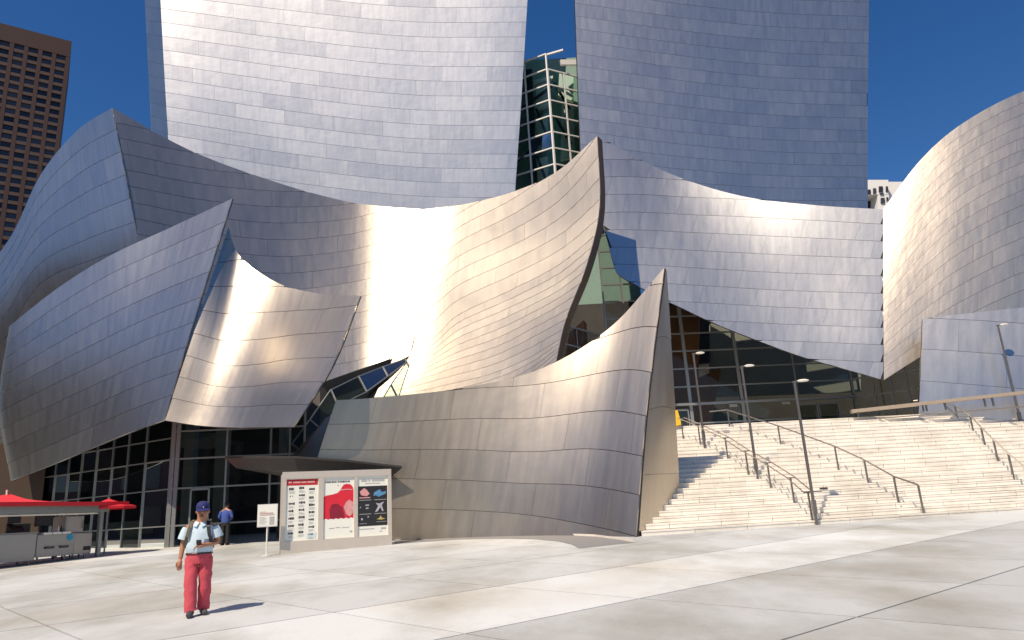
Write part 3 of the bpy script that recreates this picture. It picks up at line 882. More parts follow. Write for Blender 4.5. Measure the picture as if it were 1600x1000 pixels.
m.poly(q + [p+np.array((0,.2,.1)) for p in q], [(0,1,2,3,4,5),(11,10,9,8,7,6)])
rooted(m.build('recess', M['dark'], hall))

# folded navy sheet closing the left end of the long curved wall
m = MB()
q = [P(526,648,26.25), P(510,652,27.2), P(455,714,28.4), P(452,730,28.4), P(492,735,26.2)]
m.poly([np.array(p) for p in q] + [p+np.array((.05,.25,0)) for p in q], [(0,1,2,3,4),(9,8,7,6,5)]+[(i,(i+1)%5,5+(i+1)%5,5+i) for i in range(5)])
o = m.build('end_fold', M['steel'], prow_wall); o.location = -prow_wall.location

# canopy over the cafe entrance
T_, M_, L_, LL_, E_ = P(628,728,25.3), P(540,718,24.9), P(460,712.5,24.7), P(415,713.5,25.2), P(352,713,29.6)
bk = [P(352,712,29.7), P(600,726,25.7)]
top_ = [T_, M_, L_, LL_, E_, bk[1]+np.array((-3.5,2.6,.15)), bk[1]]
inn = np.mean(top_, axis=0)
m = MB()
k = len(top_)
lo1 = [p - np.array((0,0,.07)) for p in top_]
lo2 = [inn + (p-inn)*.86 - np.array((0,0,.45)) for p in top_]
m.poly(top_ + lo1 + lo2, [tuple(range(k)), tuple(range(3*k-1, 2*k-1, -1))] + [(i,k+i,k+(i+1)%k,(i+1)%k) for i in range(k)] + [(k+i,2*k+i,2*k+(i+1)%k,k+(i+1)%k) for i in range(k)])
cn = m.build('entrance_canopy', M['canopy'], hall); rooted(cn); tag(cn, 'thin dark metal canopy with a pointed tip over the cafe entrance')

# glass tower in the gap between the two upper blocks
def gz_(x, y, Y): return P(x, y, Y)
g0, g1, g2 = P(795,200,46.2), P(862,200,44.6), P(912,200,45.8)
zt = P(862,84,44.6)[2]; zst = [zt - 1.24*i for i in range(9)][::-1]
us = [0.0, vplane(g0, g1, 826, 200)[0], float(np.linalg.norm((g1-g0)[:2]))]
tw, *_ = glass_wall('left face of the green glass tower in the gap', g0, g1, us, zst, M['glass_green'], .10, .14, name='glass_tower', fmat=M['white'])
us = [.02, float(np.linalg.norm((g2-g1)[:2]))*.5, float(np.linalg.norm((g2-g1)[:2]))]
glass_wall('right face of the green glass tower in the gap', g1, g2, us, zst[:-1], M['glass_green'], .10, .14, name='glass_tower', fmat=M['white'])
m = MB(); m.bar(P(812,98,46.0), P(880,78,44.4), .12, .12); m.bar(P(876,98,45.2), P(905,98,45.6), .2, .4)
rooted(m.build('roof_bar', M['white'], hall))
m = MB(); m.bar(P(826,110,45.8), P(836,330,45.8), .5, .3, up=(0,1,0)); rooted(m.build('tower_column', M['backing'], hall))
for (pts, Y) in (([(812,140),(864,122),(864,118),(812,130)], 46.0), ([(836,172),(860,164),(860,126),(838,134)], 46.1), ([(832,236),(858,230),(856,176),(838,186)], 46.3), ([(830,312),(858,308),(856,244),(832,250)], 46.5), ([(872,150),(896,158),(896,120),(874,112)], 46.2), ([(876,250),(899,244),(896,166),(878,160)], 46.3)):
    m = MB(); q = [P(x, y, Y) for x, y in pts]
    m.poly(q + [p+np.array((0,.3,0)) for p in q], [(0,1,2,3),(4,7,6,5),(3,2,6,7),(0,4,5,1)])
    rooted(m.build('pale_wall', M['white'], hall))
m = MB()
for (x0,y0,x1,y1) in ((815,170,862,135),(812,250,862,205),(838,170,858,222),(866,130,890,170),(866,180,892,225),(835,232,856,290)):
    m.bar(P(x0,y0,45.7), P(x1,y1,45.7), .16, .16)
rooted(m.build('brace', M['backing'], hall))
m = MB(); m.box(-2, 9, 47.4, 47.7, 5, P(862,92,47.4)[2]); rooted(m.build('inner_wall', M['green_wall'], hall))

# ================================================================== FAR BUILDINGS
def win_grid(root, A, B, ztop, first, cols, rows, cw, rh, ww, wh, frame_mat, win_mat, sill_mat=None, zbot=0):
    """upright wall from A to B; openings real: backing, piers and bands proud of the panes"""
    pass
tw = empty('brown_tower', (0,0,0), 0, 'tall red brown office tower with rows of dark square windows', 'building')
YT = 300.0
R_ = P(112,67,YT); zt = R_[2]; L0 = PZ(0,38,zt)
e = Vector((L0[0]-R_[0], L0[1]-R_[1], 0)).normalized(); n = Vector((-e.y, e.x, 0))
if n.y > 0: n = -n
tw.location = (R_[0], R_[1], 0)
cw = vplane(R_, L0, 88, 150)[0] - vplane(R_, L0, 110, 155)[0]
cw = abs(vplane(R_, L0, 10, 110)[0] - vplane(R_, L0, 98, 133)[0])/4.0
rh = (P(95,120,YT)[2]-P(93,295,YT)[2])/14.0
band = (P(108,68,YT)[2]-P(106,90,YT)[2])
wid = cw*9+1.2
m = MB()
def Q(u, z, d): return tuple(e*u + n*d + Vector((0,0,z)))
dep = 40
m.poly([Q(0,0,-.9),Q(wid,0,-.9),Q(wid,zt,-.9),Q(0,zt,-.9),Q(0,0,-dep),Q(wid,0,-dep),Q(wid,zt,-dep),Q(0,zt,-dep)], [(0,1,2,3),(4,7,6,5),(0,3,7,4),(1,5,6,2),(3,2,6,7)])
body = m.build('wall', M['brown'], tw)
m = MB()
def qbox(m, u0, u1, z0, z1, d0, d1):
    m.poly([Q(u0,z0,d0),Q(u1,z0,d0),Q(u1,z1,d0),Q(u0,z1,d0),Q(u0,z0,d1),Q(u1,z0,d1),Q(u1,z1,d1),Q(u0,z1,d1)], [(0,1,2,3),(4,7,6,5),(0,4,5,1),(1,5,6,2),(2,6,7,3),(3,7,4,0)])
pw = cw*.30
for c in range(10):
    pm = MB(); u = c*cw; qbox(pm, u, u+pw, 0, zt-band-.02, 0, -.92); pm.build('pier', M['brown'], tw)
pm = MB(); qbox(pm, -.02, wid, zt-band, zt+.8, .05, -.95); pm.build('parapet', M['brown'], tw)
for r in range(60):
    z1 = zt - band - r*rh
    if z1 < 20: break
    for c in range(9):
        if z1 < P(0,420,YT)[2] or c > 6: continue
        u = c*cw + pw
        wm_ = MB(); qbox(wm_, u, u+cw-pw, z1-rh*.62, z1, -.75, -.9); w_ = wm_.build('window', M['tower_glass'], tw)
        sm_ = MB(); qbox(sm_, u, u+cw-pw, z1-rh, z1-rh*.62, -.08, -.9); sm_.build('sill', M['brown_pale'], w_)

wt = empty('white_tower', (0,0,0), 0, 'white stepped tower with small dark windows seen over the lavender wall', 'building')
YW = 260.0
def wq(x, y, dy=0): return np.array(P(x, y, YW+dy)) 
m = MB()
def slab(m, x0, x1, y0, y1, d0, d1):
    a, b, c, d = wq(x0,y1,d0), wq(x1,y1,d0), wq(x1,y0,d0), wq(x0,y0,d0)
    q = [a,b,c,d] + [p+np.array((0,d1-d0,0)) for p in (a,b,c,d)]
    m.poly(q, [(0,1,2,3),(4,7,6,5),(0,4,5,1),(1,5,6,2),(2,6,7,3),(3,7,4,0)])
slab(m, 1345, 1388, 281, 304, 0, 18)
slab(m, 1371.5, 1389, 304.2, 420, .1, 18)
w0 = m.build('wall', M['white'], wt)
m = MB(); slab(m, 1388.3, 1412, 284, 420, 3, 20); m.build('side_wall', M['white'], wt)
m = MB(); slab(m, 1330, 1371, 305, 420, 6, 18); m.build('glass_wall', M['tower_glass'], wt)
for (x0,x1,y0,y1) in ((1356,1360.5,296,303),(1364.5,1369,294,302),(1373.5,1379.5,291,299.5),(1384.5,1387.5,291,299),(1376.5,1382.5,309,317),(1385.5,1388.2,308,313),(1375.5,1381,301.2,303.5)):
    m = MB(); slab(m, x0, x1, y0, y1, -.4, -.05); m.build('window', M['tower_glass'], wt)

lo = empty('terrace_block', (-72, 15, 0), math.radians(102), 'long low brown brick block across the street at the left', 'building')
m = MB(); m.box(-50, 50, 0, 20, -4, 30); m.build('wall', M['brown'], lo)
for r in range(5):
    for k in range(14):
        pm = MB(); pm.box(-48+k*7, -44+k*7, -.15, -.002, 1.5+r*5, 4.5+r*5); pm.build('window', M['tower_glass'], lo)
ro = empty('corner_block', (85, 60, 0), math.radians(-70), 'brown stone corner block beyond the stairs on the right', 'building')
m = MB(); m.box(-45, 45, 0, 20, -4, 26); m.build('wall', M['tan'], ro)
for r in range(4):
    for k in range(12):
        pm = MB(); pm.box(-43+k*7.2, -39+k*7.2, -.15, -.002, 2+r*6, 6+r*6); pm.build('window', M['tower_glass'], ro)
# stone block across the street, behind the viewer: only its reflection in the steel is seen
ob = empty('office_block', (-60, -75, 0), math.radians(38), 'broad tan stone office block across the street from the hall', 'building')
m = MB(); m.box(-55, 55, -25, 0, -4, 42); m.build('wall', M['tan'], ob)
for r in range(9):
    bm_ = MB(); bm_.box(-54, 54, 0.002, .25, 2+r*4.4, 4.2+r*4.4); bm_.build('window', M['tower_glass'], ob)
    if r < 8:
        pass
for k in range(19):
    pm = MB(); pm.box(-55+k*6, -54+k*6, 0.27, .8, -3, 42); pm.build('pier', M['tan'], ob)

# ================================================================== RAILINGS AND LAMPS ON THE STAIRS
PS_A, PS_B, PS_C = B0, B1, T0
_n = np.cross(PS_B-PS_A, PS_C-PS_A); _n /= np.linalg.norm(_n)
def ST(px, py):
    """point on the slope of the stairs seen at this place in the photo, dropped onto its tread"""
    d = ray(px, py)
    t = ((PS_A-CAM) @ _n)/(d @ _n)
    p = CAM + d*t
    return Vector(p)
def handrail(label, bases, h=.92, double=False, head=None, tail=None):
    pts = [ST(*b) if len(b) == 2 else Vector(P(b[0], b[1], b[2])) for b in bases]
    root = empty('handrail', tuple(pts[0]), 0, label, 'handrail', 'handrails on the stone stairs')
    o = pts[0]
    for p in pts:
        m = MB(); c = p-o
        m.box(c.x-.022, c.x+.022, c.y-.03, c.y+.03, c.z-.12, c.z+h-.02)
        m.box(c.x-.06, c.x+.06, c.y-.06, c.y+.06, c.z-.02, c.z+.012)
        m.build('post', M['rail'], root)
    tops = [p-o+Vector((0,0,h)) for p in pts]
    ext0 = head(tops) if head else []
    ext1 = tail(tops) if tail else []
    line = ext0 + tops + ext1
    if not double:
        m = MB(); m.tube(line, .026, 8); m.build('rail', M['rail'], root, smooth=True)
    else:
        for s in (-.13, .13):
            m = MB(); m.tube([p+Vector((s, 0, 0)) for p in line], .021, 8); m.build('rail', M['rail'], root, smooth=True)
        m = MB()
        for p in tops: m.bar(p+Vector((-.13,0,-.02)), p+Vector((.13,0,-.02)), .03, .03)
        m.build('bracket', M['rail'], root)
    return root
handrail('double handrail running down past three lamp posts at the left of the stairs', [(1068,688),(1095,700),(1138,722),(1170,745),(1205,766),(1242,792),(1270,818)], .92, True,
         tail=lambda t: [t[-1]+Vector((.30,-.02,0))])
handrail('single handrail down the middle of the stairs with a square lower end', [(1141,674),(1221,702),(1311,738),(1358,762),(1405,791),(1444,806)], .92,
         head=lambda t: [t[0]+Vector((-.75,.1,-.02))], tail=lambda t: [])
handrail('curved handrail at the right side of the stairs', [(1457,656),(1499,667),(1523,684),(1541,705),(1561,727),(1585,751),(1612,776)], .92,
         head=lambda t: [t[0]+Vector((-.5,.3,.0))])
# guard rail along the landing at the right
root = empty('guard_rail', tuple(P(1333,660,31.3)), 0, 'broad topped guard rail along the landing in front of the flat steel wall', 'guard rail')
o = Vector(root.location)
a_, b_ = Vector(P(1330,643,31.3))-o, Vector(P(1680,605,29.4))-o
m = MB(); m.bar(a_, b_, .34, .13); m.build('top_rail', M['rail_pale'], root)
m = MB(); m.tube([a_+(b_-a_)*.12+Vector((0,0,-.42)), b_+Vector((0,0,-.62))], .025, 8); m.build('lower_rail', M['rail'], root)
for f in (.03, .33, .345, .43, .605, .64, .97):
    p = a_+(b_-a_)*f
    m = MB(); m.box(p.x-.03, p.x+.03, p.y-.03, p.y+.03, ZT-o.z, p.z-.05); m.build('post', M['rail'], root)

def lamp_post(label, base, top_y, flip=1):
    b = base
    # height from the sight line to the lamp top at the same distance
    h = 4.0
    best = None
    for i in range(200, 600):
        q = np.array((b[0], b[1], b[2]+i/100.0)) - CAM
        y = H0/2 - FPX*(q @ _U)/(q @ _F)
        if y <= top_y: h = i/100.0; break
    r = empty('lamp_post', (b[0], b[1], b[2]), 0, label, 'lamp post', 'lamp posts on the stairs')
    m = MB(); m.tube([(0,0,-.2),(0,0,h)], [.05,.042], 10); m.build('pole', M['rail'], r, smooth=True)
    m = MB(); m.tube([(0,0,0),(0,0,.03)], .11, 12); m.box(-.055,.055,-.06,.06,.35,.75); m.build('base', M['rail'], r)
    m = MB(); m.bar((-.06,0,h),(.22,0,h+.03), .05, .04); m.build('arm', M['rail'], r)
    m = MB()
    prof = [(.02,.04),(.09,.036),(.14,.015),(.145,-.008),(.11,-.022),(.03,-.026)]
    m.lathe([(q, z) for q, z in prof], 14)
    m.v = [(x*1.3+.27, y, z+h+.02) for x, y, z in m.v]
    m.build('lamp_head', M['white'], r, smooth=True)
    return r
lamp_post('farthest of the three lamp posts beside the double handrail', ST(1102,703), 553)
lamp_post('middle of the three lamp posts beside the double handrail', ST(1184,750), 573)
lamp_post('tallest looking lamp post at the foot of the double handrail', Vector(ST(1277,822)), 597)
lamp_post('lamp post at the right edge in front of the flat steel wall', ST(1598,672), 509)

# yellow sign at the top of the stairs
p = P(1058, 668, 30.6)
r = empty('caution_sign', (p[0], p[1], ZT), .2, 'yellow folding floor sign at the stair head beside the steel wall', 'floor sign')
for s in (-1, 1):
    m = MB(); m.poly([(-.16,s*.16,0),(.16,s*.16,0),(.10,s*.02,.66),(-.10,s*.02,.66),(-.16,s*.16+.02,0),(.16,s*.16+.02,0),(.10,s*.02+.02,.66),(-.10,s*.02+.02,.66)],
           [(0,1,2,3),(4,7,6,5),(0,4,5,1),(1,5,6,2),(2,6,7,3),(3,7,4,0)]); m.build('leaf', M['yellow'], r)
# small dark plate lying on a step
p = ST(1286, 766)
m = MB(); m.box(-.14,.14,-.07,.07,0,.05); o_ = m.build('step_plate', M['backing']); o_.location = p + Vector((0,0,.03)); tag(o_, 'small dark plate lying on a step right of the lamp post', 'plate')

# ================================================================== NOTICE BOARD AND SIGN
bl0 = Vector(P(438,863,22.7)); bl0.z = gz(bl0.y); br0 = Vector(P(612,846,24.1))
br0.z = gz(br0.y)
e = Vector((br0.x-bl0.x, br0.y-bl0.y, 0)); WB = e.length; ang = math.atan2(e.y, e.x)
def bv(px, py): return vplane(bl0, br0, px, py)
HB = bv(436, 738)[1] - bl0.z
nb = empty('notice_board', tuple(bl0), ang, 'steel notice board with three posters standing on the plaza', 'notice board')
z_lift = (br0.z-bl0.z)
m = MB(); m.box(0, WB, .02, .42, -.05, HB-.06); m.build('case', M['case'], nb, bevel=.01)
fx = [bv(446,800)[0], bv(497,800)[0], bv(505,800)[0], bv(553,800)[0], bv(558.5,800)[0], bv(606,800)[0]]
pz0, pz1 = bv(450,846)[1]-bl0.z, bv(450,748)[1]-bl0.z
m = MB()
m.box(0, WB, -.045, .018, -.04, pz0); m.box(0, WB, -.045, .018, pz1+.001, HB)
m.box(-.002, fx[0], -.043, .02, pz0+.001, pz1); m.box(fx[1], fx[2], -.043, .02, pz0+.001, pz1); m.box(fx[3], fx[4], -.043, .02, pz0+.001, pz1); m.box(fx[5], WB+.002, -.043, .02, pz0+.001, pz1)
m.build('frame', M['case'], nb)
def flat(name, parent, rects, mat, y):
    m = MB()
    for r_ in rects:
        if len(r_) == 4 and not isinstance(r_[0], (tuple, list)):
            x0, x1, z0, z1 = r_; r_ = [(x0,z0),(x1,z0),(x1,z1),(x0,z1)]
        m.poly([(x, y, z) for x, z in r_], [tuple(range(len(r_)))])
    o_ = m.build(name, mat, parent)
    if len(rects) > 2: o_['kind'] = 'stuff'
    return o_
labs = ['programme poster of small black blocks under a red header', 'white poster with a big red figure', 'poster with dark panel of small stage pictures']
rng = random.Random(5)
for k in range(3):
    x0, x1 = fx[2*k], fx[2*k+1]; w_, h_ = x1-x0, pz1-pz0
    def q(u, v): return (x0+u*w_, pz0+v*h_)
    def rc(u0, u1, v0, v1): return (x0+u0*w_, x0+u1*w_, pz0+v0*h_, pz0+v1*h_)
    po = flat('poster', nb, [(x0, x1, pz0, pz1)], M['paper'], .0); tag(po, labs[k])
    if k == 0:
        flat('header', po, [rc(.02,.98,.885,.985)], M['red'], -.003)
        flat('heading', po, [rc(.07,.17,.925,.955), rc(.21,.45,.922,.95), rc(.47,.62,.922,.95), rc(.64,.88,.922,.95)], M['pinkish'], -.006)
        dots, lines = [], []
        for c in range(3):
            for i in range(7):
                v = .83 - i*.118 - (0, -.012, .012)[c] - (.02 if c == 2 and i else 0)
                u = .09+c*.31
                if c == 0 and i == 1:
                    dots.append(rc(u+.03,u+.055,v-.012,v+.012)); dots.append(rc(u+.1,u+.115,v-.012,v+.012)); continue
                t = u
                while t < u+.15:
                    g = rng.uniform(.02,.045); hh = rng.uniform(.012,.022)
                    dots.append(rc(t, t+g, v-hh, v+hh)); t += g+.008
                for j in range(3):
                    lines.append(rc(u, u+rng.uniform(.12,.2), v-.045-j*.014, v-.040-j*.014))
        tag(flat('date_marks', po, dots, M['ink'], -.003), kind='stuff'); flat('fine_print', po, lines, M['faint_ink'], -.003)
        flat('pale_block', po, [rc(.66,.97,.015,.11)], M['pale_blue'], -.003)
    if k == 1:
        flat('heading', po, [rc(.06+i*.052, .06+i*.052+rng.uniform(.022,.042), .905, .935) for i in range(16)], M['ink'], -.003)
        flat('fine_print', po, [rc(.45,.5,.855,.87), rc(.2,.36,.155,.17), rc(.4,.55,.165,.178), rc(.6,.85,.16,.172), rc(.86,.95,.08,.11)], M['faint_ink'], -.003)
        body = [q(.0,.30),q(.0,.68),q(.10,.70),q(.30,.715),q(.45,.735),q(.54,.775),q(.60,.83),q(.66,.87),q(.76,.882),q(.88,.872),q(.95,.84),q(.985,.78),q(.985,.31)]
        rag = [q(.985-i*.082, .31+(.015 if i % 2 else -.004)) for i in range(1, 12)]
        flat('red_figure', po, [body + rag], M['red_print'], -.003)
        flat('dark_patch', po, [[q(.22,.318),q(.20,.47),q(.27,.55),q(.45,.56),q(.62,.50),q(.70,.33)]], M['maroon'], -.006)
        flat('light_patch', po, [[q(.66,.50),q(.74,.58),q(.84,.62),q(.98,.57),q(.985,.40),q(.86,.34),q(.74,.38)], [q(.55,.79),q(.75,.80),q(.95,.79),q(.96,.775),q(.75,.785),q(.56,.772)]], M['pinkish'], -.009)
    if k == 2:
        flat('dark_panel', po, [rc(.02,.985,.165,.83)], M['ink'], -.003)
        flat('heading', po, [rc(.12,.32,.905,.945), rc(.36,.42,.905,.945), rc(.47,.9,.905,.945), rc(.25,.75,.865,.88)], M['faint_ink'], -.003)
        flat('stage_picture', po, [[q(.07,.74),q(.22,.80),q(.30,.77),q(.40,.70),q(.30,.66),q(.12,.68)], rc(.06,.42,.628,.645)], M['pinkish'], -.006)
        flat('stage_picture', po, [[q(.55,.72),q(.62,.74),q(.74,.77),q(.80,.72),q(.95,.735),q(.93,.69),q(.80,.665),q(.70,.64),q(.60,.67),q(.52,.665)]], M['blue_print'], -.006)
        flat('stage_picture', po, [[q(.60,.54),q(.72,.53),q(.88,.56),q(.80,.50),q(.86,.40),q(.81,.40),q(.75,.47),q(.66,.40),q(.57,.39),q(.68,.49)]], M['silver_print'], -.006)
        flat('stage_picture', po, [[q(.62,.27),q(.72,.29),q(.75,.33),q(.80,.29),q(.92,.275),q(.80,.26)]], M['gold_print'], -.006)
        flat('stage_picture', po, [rc(.12,.17,.265,.30), rc(.33,.37,.305,.33), [q(.06,.46),q(.12,.50),q(.11,.47)], rc(.26,.38,.50,.52), rc(.27,.36,.45,.47)], M['silver_print'], -.006)
        flat('fine_print', po, [rc(.06,.45,.592,.60), rc(.06,.45,.36,.368), rc(.55,.95,.592,.60), rc(.55,.95,.36,.368), rc(.06,.3,.205,.211), rc(.62,.95,.225,.231)], M['faint_ink'], -.006)['kind'] = 'stuff'
        flat('heading', po, [rc(.06,.55,.11,.125), rc(.76,.94,.10,.13), rc(.72,.8,.06,.075)], M['faint_ink'], -.003)
g = MB(); g.poly([(fx[0],-.02,pz0),(fx[5],-.02,pz0),(fx[5],-.02,pz1),(fx[0],-.02,pz1)], [(0,1,2,3)])
sp = Vector(G(416,869))
ss = empty('sign_stand', tuple(sp), .35, 'white notice on a thin pole left of the notice board', 'sign')
ph = 1.0
k_ = (sp.y/FPX)
m = MB(); m.tube([(0,0,0),(0,0,.86)], .022, 8); m.build('pole', M['white'], ss, smooth=True)
m = MB(); m.tube([(0,0,0),(0,0,.02)], .15, 16); m.build('foot', M['white'], ss)
m = MB(); m.box(-.29,.29,-.04,-.02,.84,1.50); m.build('plate', M['white'], ss, bevel=.004)
flat('notice', ss, [(-.265,.265,.865,1.475)], M['paper'], -.0445)
flat('print', ss, [(-.23,-.04,1.27,1.285),(-.23,.16,1.22,1.25),(-.22,.2,1.175,1.20)], M['red_faint'], -.048)
flat('print', ss, [(-.23,-.1+rng.uniform(0,.12),1.12-i*.028,1.128-i*.028) for i in range(8)] + [(.06,.2,.90,1.13)], M['faint_ink'], -.048)

# ================================================================== CAFE KIOSK AT THE LEFT EDGE
kp = Vector(G(152,870)); kl = Vector(G(0,888))
ke = Vector((kl.x-kp.x, kl.y-kp.y, 0)).normalized(); kn = Vector((-ke.y, ke.x, 0))
if kn.y < 0: kn = -kn           # away from the viewer
def zk(px, py): return vplane(kp, kl, px, py)
zb = zk(150, 791)[1]; zt_ = zk(150, 796)[1]
kz = kp.z
ki = empty('cafe_kiosk', tuple(kp), 0, 'grey steel framed cafe stand at the left edge', 'kiosk')
ht = zk(152,789)[1]-kz; hb_ = zk(152,800)[1]-kz
LK = 7.5
def KP(u, v, z): return ke*u + kn*v + Vector((0,0,z))
def lvl(u): return (kl.z-kp.z)*u/((kl-kp).length)
for (u, v) in ((0,0),(LK,0),(0,2.4),(LK,2.4),(2.6,2.4),(4.4,2.4)):
    m = MB(); m.bar(KP(u,v,lvl(u)-.1), KP(u,v,hb_), .13, .13, up=ke); m.build('post', M['frame'], ki)
for (a_, b_) in (((-.25,0),(LK,0)),((-.25,2.4),(LK,2.4)),((0,.08),(0,2.32)),((2.6,.08),(2.6,2.32)),((LK,.08),(LK,2.32))):
    m = MB(); m.bar(KP(a_[0],a_[1],(hb_+ht)/2), KP(b_[0],b_[1],(hb_+ht)/2), .16, ht-hb_); m.build('beam', M['frame'], ki)
m = MB(); m.bar(KP(0,.15,hb_-.04), KP(LK,.15,hb_-.04), .10, .05); m.build('shade_track', M['white'], ki)

# red shade cloth over the frame, with two peaks
def awning(label, u0, u1, v0, v1, z0, peaks, peak_h, n=28):
    o_ = None
    m = MB(); vs = []; 
    for j in range(9):
        for i in range(n+1):
            u = u0+(u1-u0)*i/n; v = v0+(v1-v0)*j/8
            z = z0
            for pu in peaks:
                d = math.hypot((u-pu)/1.15, (v-(v0+v1)/2)/1.0)
                z += peak_h*math.exp(-1.9*d)
            z += .05*(1-abs(2*j/8-1))
            vs.append(KP(u, v, z))
    fs = [(j*(n+1)+i, j*(n+1)+i+1, (j+1)*(n+1)+i+1, (j+1)*(n+1)+i) for j in range(8) for i in range(n)]
    m.poly(vs, fs)
    # hanging edge
    for j, s in ((0, 0), (8, 0)):
        vv = [vs[j*(n+1)+i] for i in range(n+1)]
        m.poly(vv + [p - Vector((0,0,.14)) for p in vv], [(i,i+1,n+2+i,n+1+i) for i in range(n)])
    m.tri = None
    t = m.build('shade_cloth', M['red_cloth'], None, smooth=True)
    t.location = kp
    tag(t, label, 'awning')
    return t
aw = awning('red fabric awning with two peaks stretched over the cafe stand', -.9, LK+.3, -.25, 2.7, ht+.10, (2.6, 4.2), .34)
for pu in (2.6, 4.2):
    m = MB(); m.tube([KP(pu,1.2,hb_), KP(pu+.05,1.2,ht+.60)], .03, 8); m.build('peak_pole', M['white'], aw, smooth=True)
def umbrella(label, px, py_top, Y, r=1.5):
    top = P(px, py_top, Y); gzv = gz(Y)
    h = top[2]-gzv
    u = empty('cafe_umbrella', (top[0], top[1], gzv), .3, label, 'umbrella')
    m = MB(); pts = [(0,0,h)]; n = 8
    for k in range(n): a = 2*math.pi*k/n; pts.append((r*.5*math.cos(a), r*.5*math.sin(a), h-.18))
    for k in range(n): a = 2*math.pi*k/n; pts.append((r*math.cos(a), r*math.sin(a), h-.30))
    for k in range(n): a = 2*math.pi*k/n; pts.append((r*math.cos(a), r*math.sin(a), h-.39))
    fs = [(0,1+k,1+(k+1)%n) for k in range(n)] + [(1+k,9+k,9+(k+1)%n,1+(k+1)%n) for k in range(n)] + [(9+k,17+k,17+(k+1)%n,9+(k+1)%n) for k in range(n)]
    m.poly(pts, fs); m.build('canopy', M['red_cloth'], u)
    m = MB(); m.tube([(0,0,0),(0,0,h+.05)], .03, 8); m.build('pole', M['frame'], u, smooth=True)
    return u
umbrella('small red umbrella behind the right post of the cafe stand', 170, 779, 27.3, .95)

def at_k(u, v, name, label, cat): return empty(name, tuple(kp + KP(u, v, lvl(u))), math.atan2(ke.y, ke.x)+math.pi, label, cat)
# steel grill cart (local x runs to the right in the photo, y away)
def span(px): return zk(px, 850)[0]
uR, uL = span(146), span(61)
gc = at_k(uR, .12, 'grill_cart', 'steel grill cart with two vents and a round blue sticker', 'grill cart')
Lg = uL-uR
def lb(o, u0, u1, v0, v1, z0, z1, mat, name, bev=.008):
    m = MB(); m.box(-u1, -u0, v0, v1, z0, z1); return m.build(name, mat, o, bevel=bev)
lb(gc, 0, Lg, 0, .85, .14, .86, M['steel_case'], 'body')
lb(gc, 0, Lg*.33, -.012, -.002, .18, .84, M['steel_case2'], 'side_door')
lb(gc, .02, .30, -.02, -.013, .26, .40, M['ink'], 'plate')
for c in (.52, .78):
    m = MB(); m.box(-Lg*c-.16, -Lg*c+.16, -.03, -.001, .40, .46); v_ = m.build('vent', M['backing'], gc)
    m = MB(); m.tube([(-Lg*c-.17,-.05,.47),(-Lg*c,-.075,.44),(-Lg*c+.17,-.05,.47)], .012, 6); m.build('handle', M['rail'], gc, smooth=True)
m = MB(); m.tube([(-Lg*.42,-.012,.74),(-Lg*.42,.0,.74)], .115, 20); m.build('sticker', M['sticker'], gc)
for (u, v) in ((.15,.1),(Lg*.45,.1),(Lg-.12,.1),(.15,.75),(Lg-.12,.75)):
    m = MB(); m.tube([(-u,v,0),(-u,v,.15)], .035, 8); m.build('leg', M['rail'], gc, smooth=True)
for i in range(3):
    lb(gc, Lg*(.42+.17*i), Lg*(.42+.17*i)+.30, -.05, .3, .862, .93, M['white'], 'pan')
def on_cart(u0, u1, v0, v1, z0, z1, mat, name, label, cat, extra=None):
    o = empty(name, tuple(Vector(gc.location) + KP((u0+u1)/2, v0, z0)), gc.rotation_euler.z, label, cat)
    w2 = (u1-u0)/2
    m = MB(); m.box(-w2, w2, 0, v1-v0, 0, z1-z0); m.build('body', mat, o, bevel=.01)
    if extra: extra(o, w2, z1-z0)
    return o
def fr_(o, w, h):
    m = MB(); m.box(-w+.03, w-.03, -.025, -.002, .04, h-.04); m.build('door', M['steel_case2'], o, bevel=.005)
    m = MB(); m.tube([(w-.08,-.06,.15),(w-.08,-.06,h-.15)], .012, 6); m.build('handle', M['rail'], o)
on_cart(.28, .95, .1, .8, .862, 1.45, M['steel_case'], 'fridge', 'square steel cabinet standing on the grill cart', 'cabinet', fr_)
def mo_(o, w, h):
    m = MB(); m.box(-.05,.05,.1,.2,-.25,.0); m.build('stand', M['backing'], o)
    m = MB(); m.box(-w+.03,w-.03,-.008,-.001,.03,h-.03); m.build('screen', M['tower_glass'], o)
on_cart(1.15, 1.75, .5, .56, 1.15, 1.52, M['ink'], 'monitor', 'wide black screen above the grill cart', 'screen', mo_)
on_cart(1.95, 2.5, .4, .7, .862, 1.25, M['backing'], 'cooking_pot', 'dark cooking pot at the left end of the grill cart', 'pot', lambda o, w, h: (lambda m: (m.box(-w-.05, w+.05, -.02, .32, h, h+.03), m.build('lid', M['rail'], o)))(MB()))
for i_, (u_, lb_) in enumerate(((1.02,'dark bottle nearest the steel cabinet on the grill cart'),(1.12,'pale bottle left of the dark one on the grill cart'))):
    b_ = empty('bottle', tuple(Vector(gc.location)+KP(u_, .2, .872)), 0, lb_, 'bottle')
    m = MB(); m.lathe([(.035,0),(.04,.02),(.04,.16),(.015,.22),(.015,.27)], 10); m.build('body', M['ink'] if i_ == 0 else M['white'], b_, smooth=True)
    m = MB(); m.lathe([(.018,.27),(.018,.295)], 8); m.build('cap', M['red'], b_)
t_ = empty('tray_rack', tuple(Vector(gc.location)+KP(.12, .9, .0)), gc.rotation_euler.z, 'dark tray rack standing behind the steel cabinet', 'rack')
m = MB()
for q_ in range(5): m.box(-.3,.3,0,.5,.4+q_*.28,.43+q_*.28)
m.build('trays', M['frame'], t_)
for (x_, y_) in ((-.31,0),(.31,0),(-.31,.5),(.31,.5)):
    m = MB(); m.box(x_-.02,x_+.02,y_-.02,y_+.02,0,1.65); m.build('upright', M['backing'], t_)
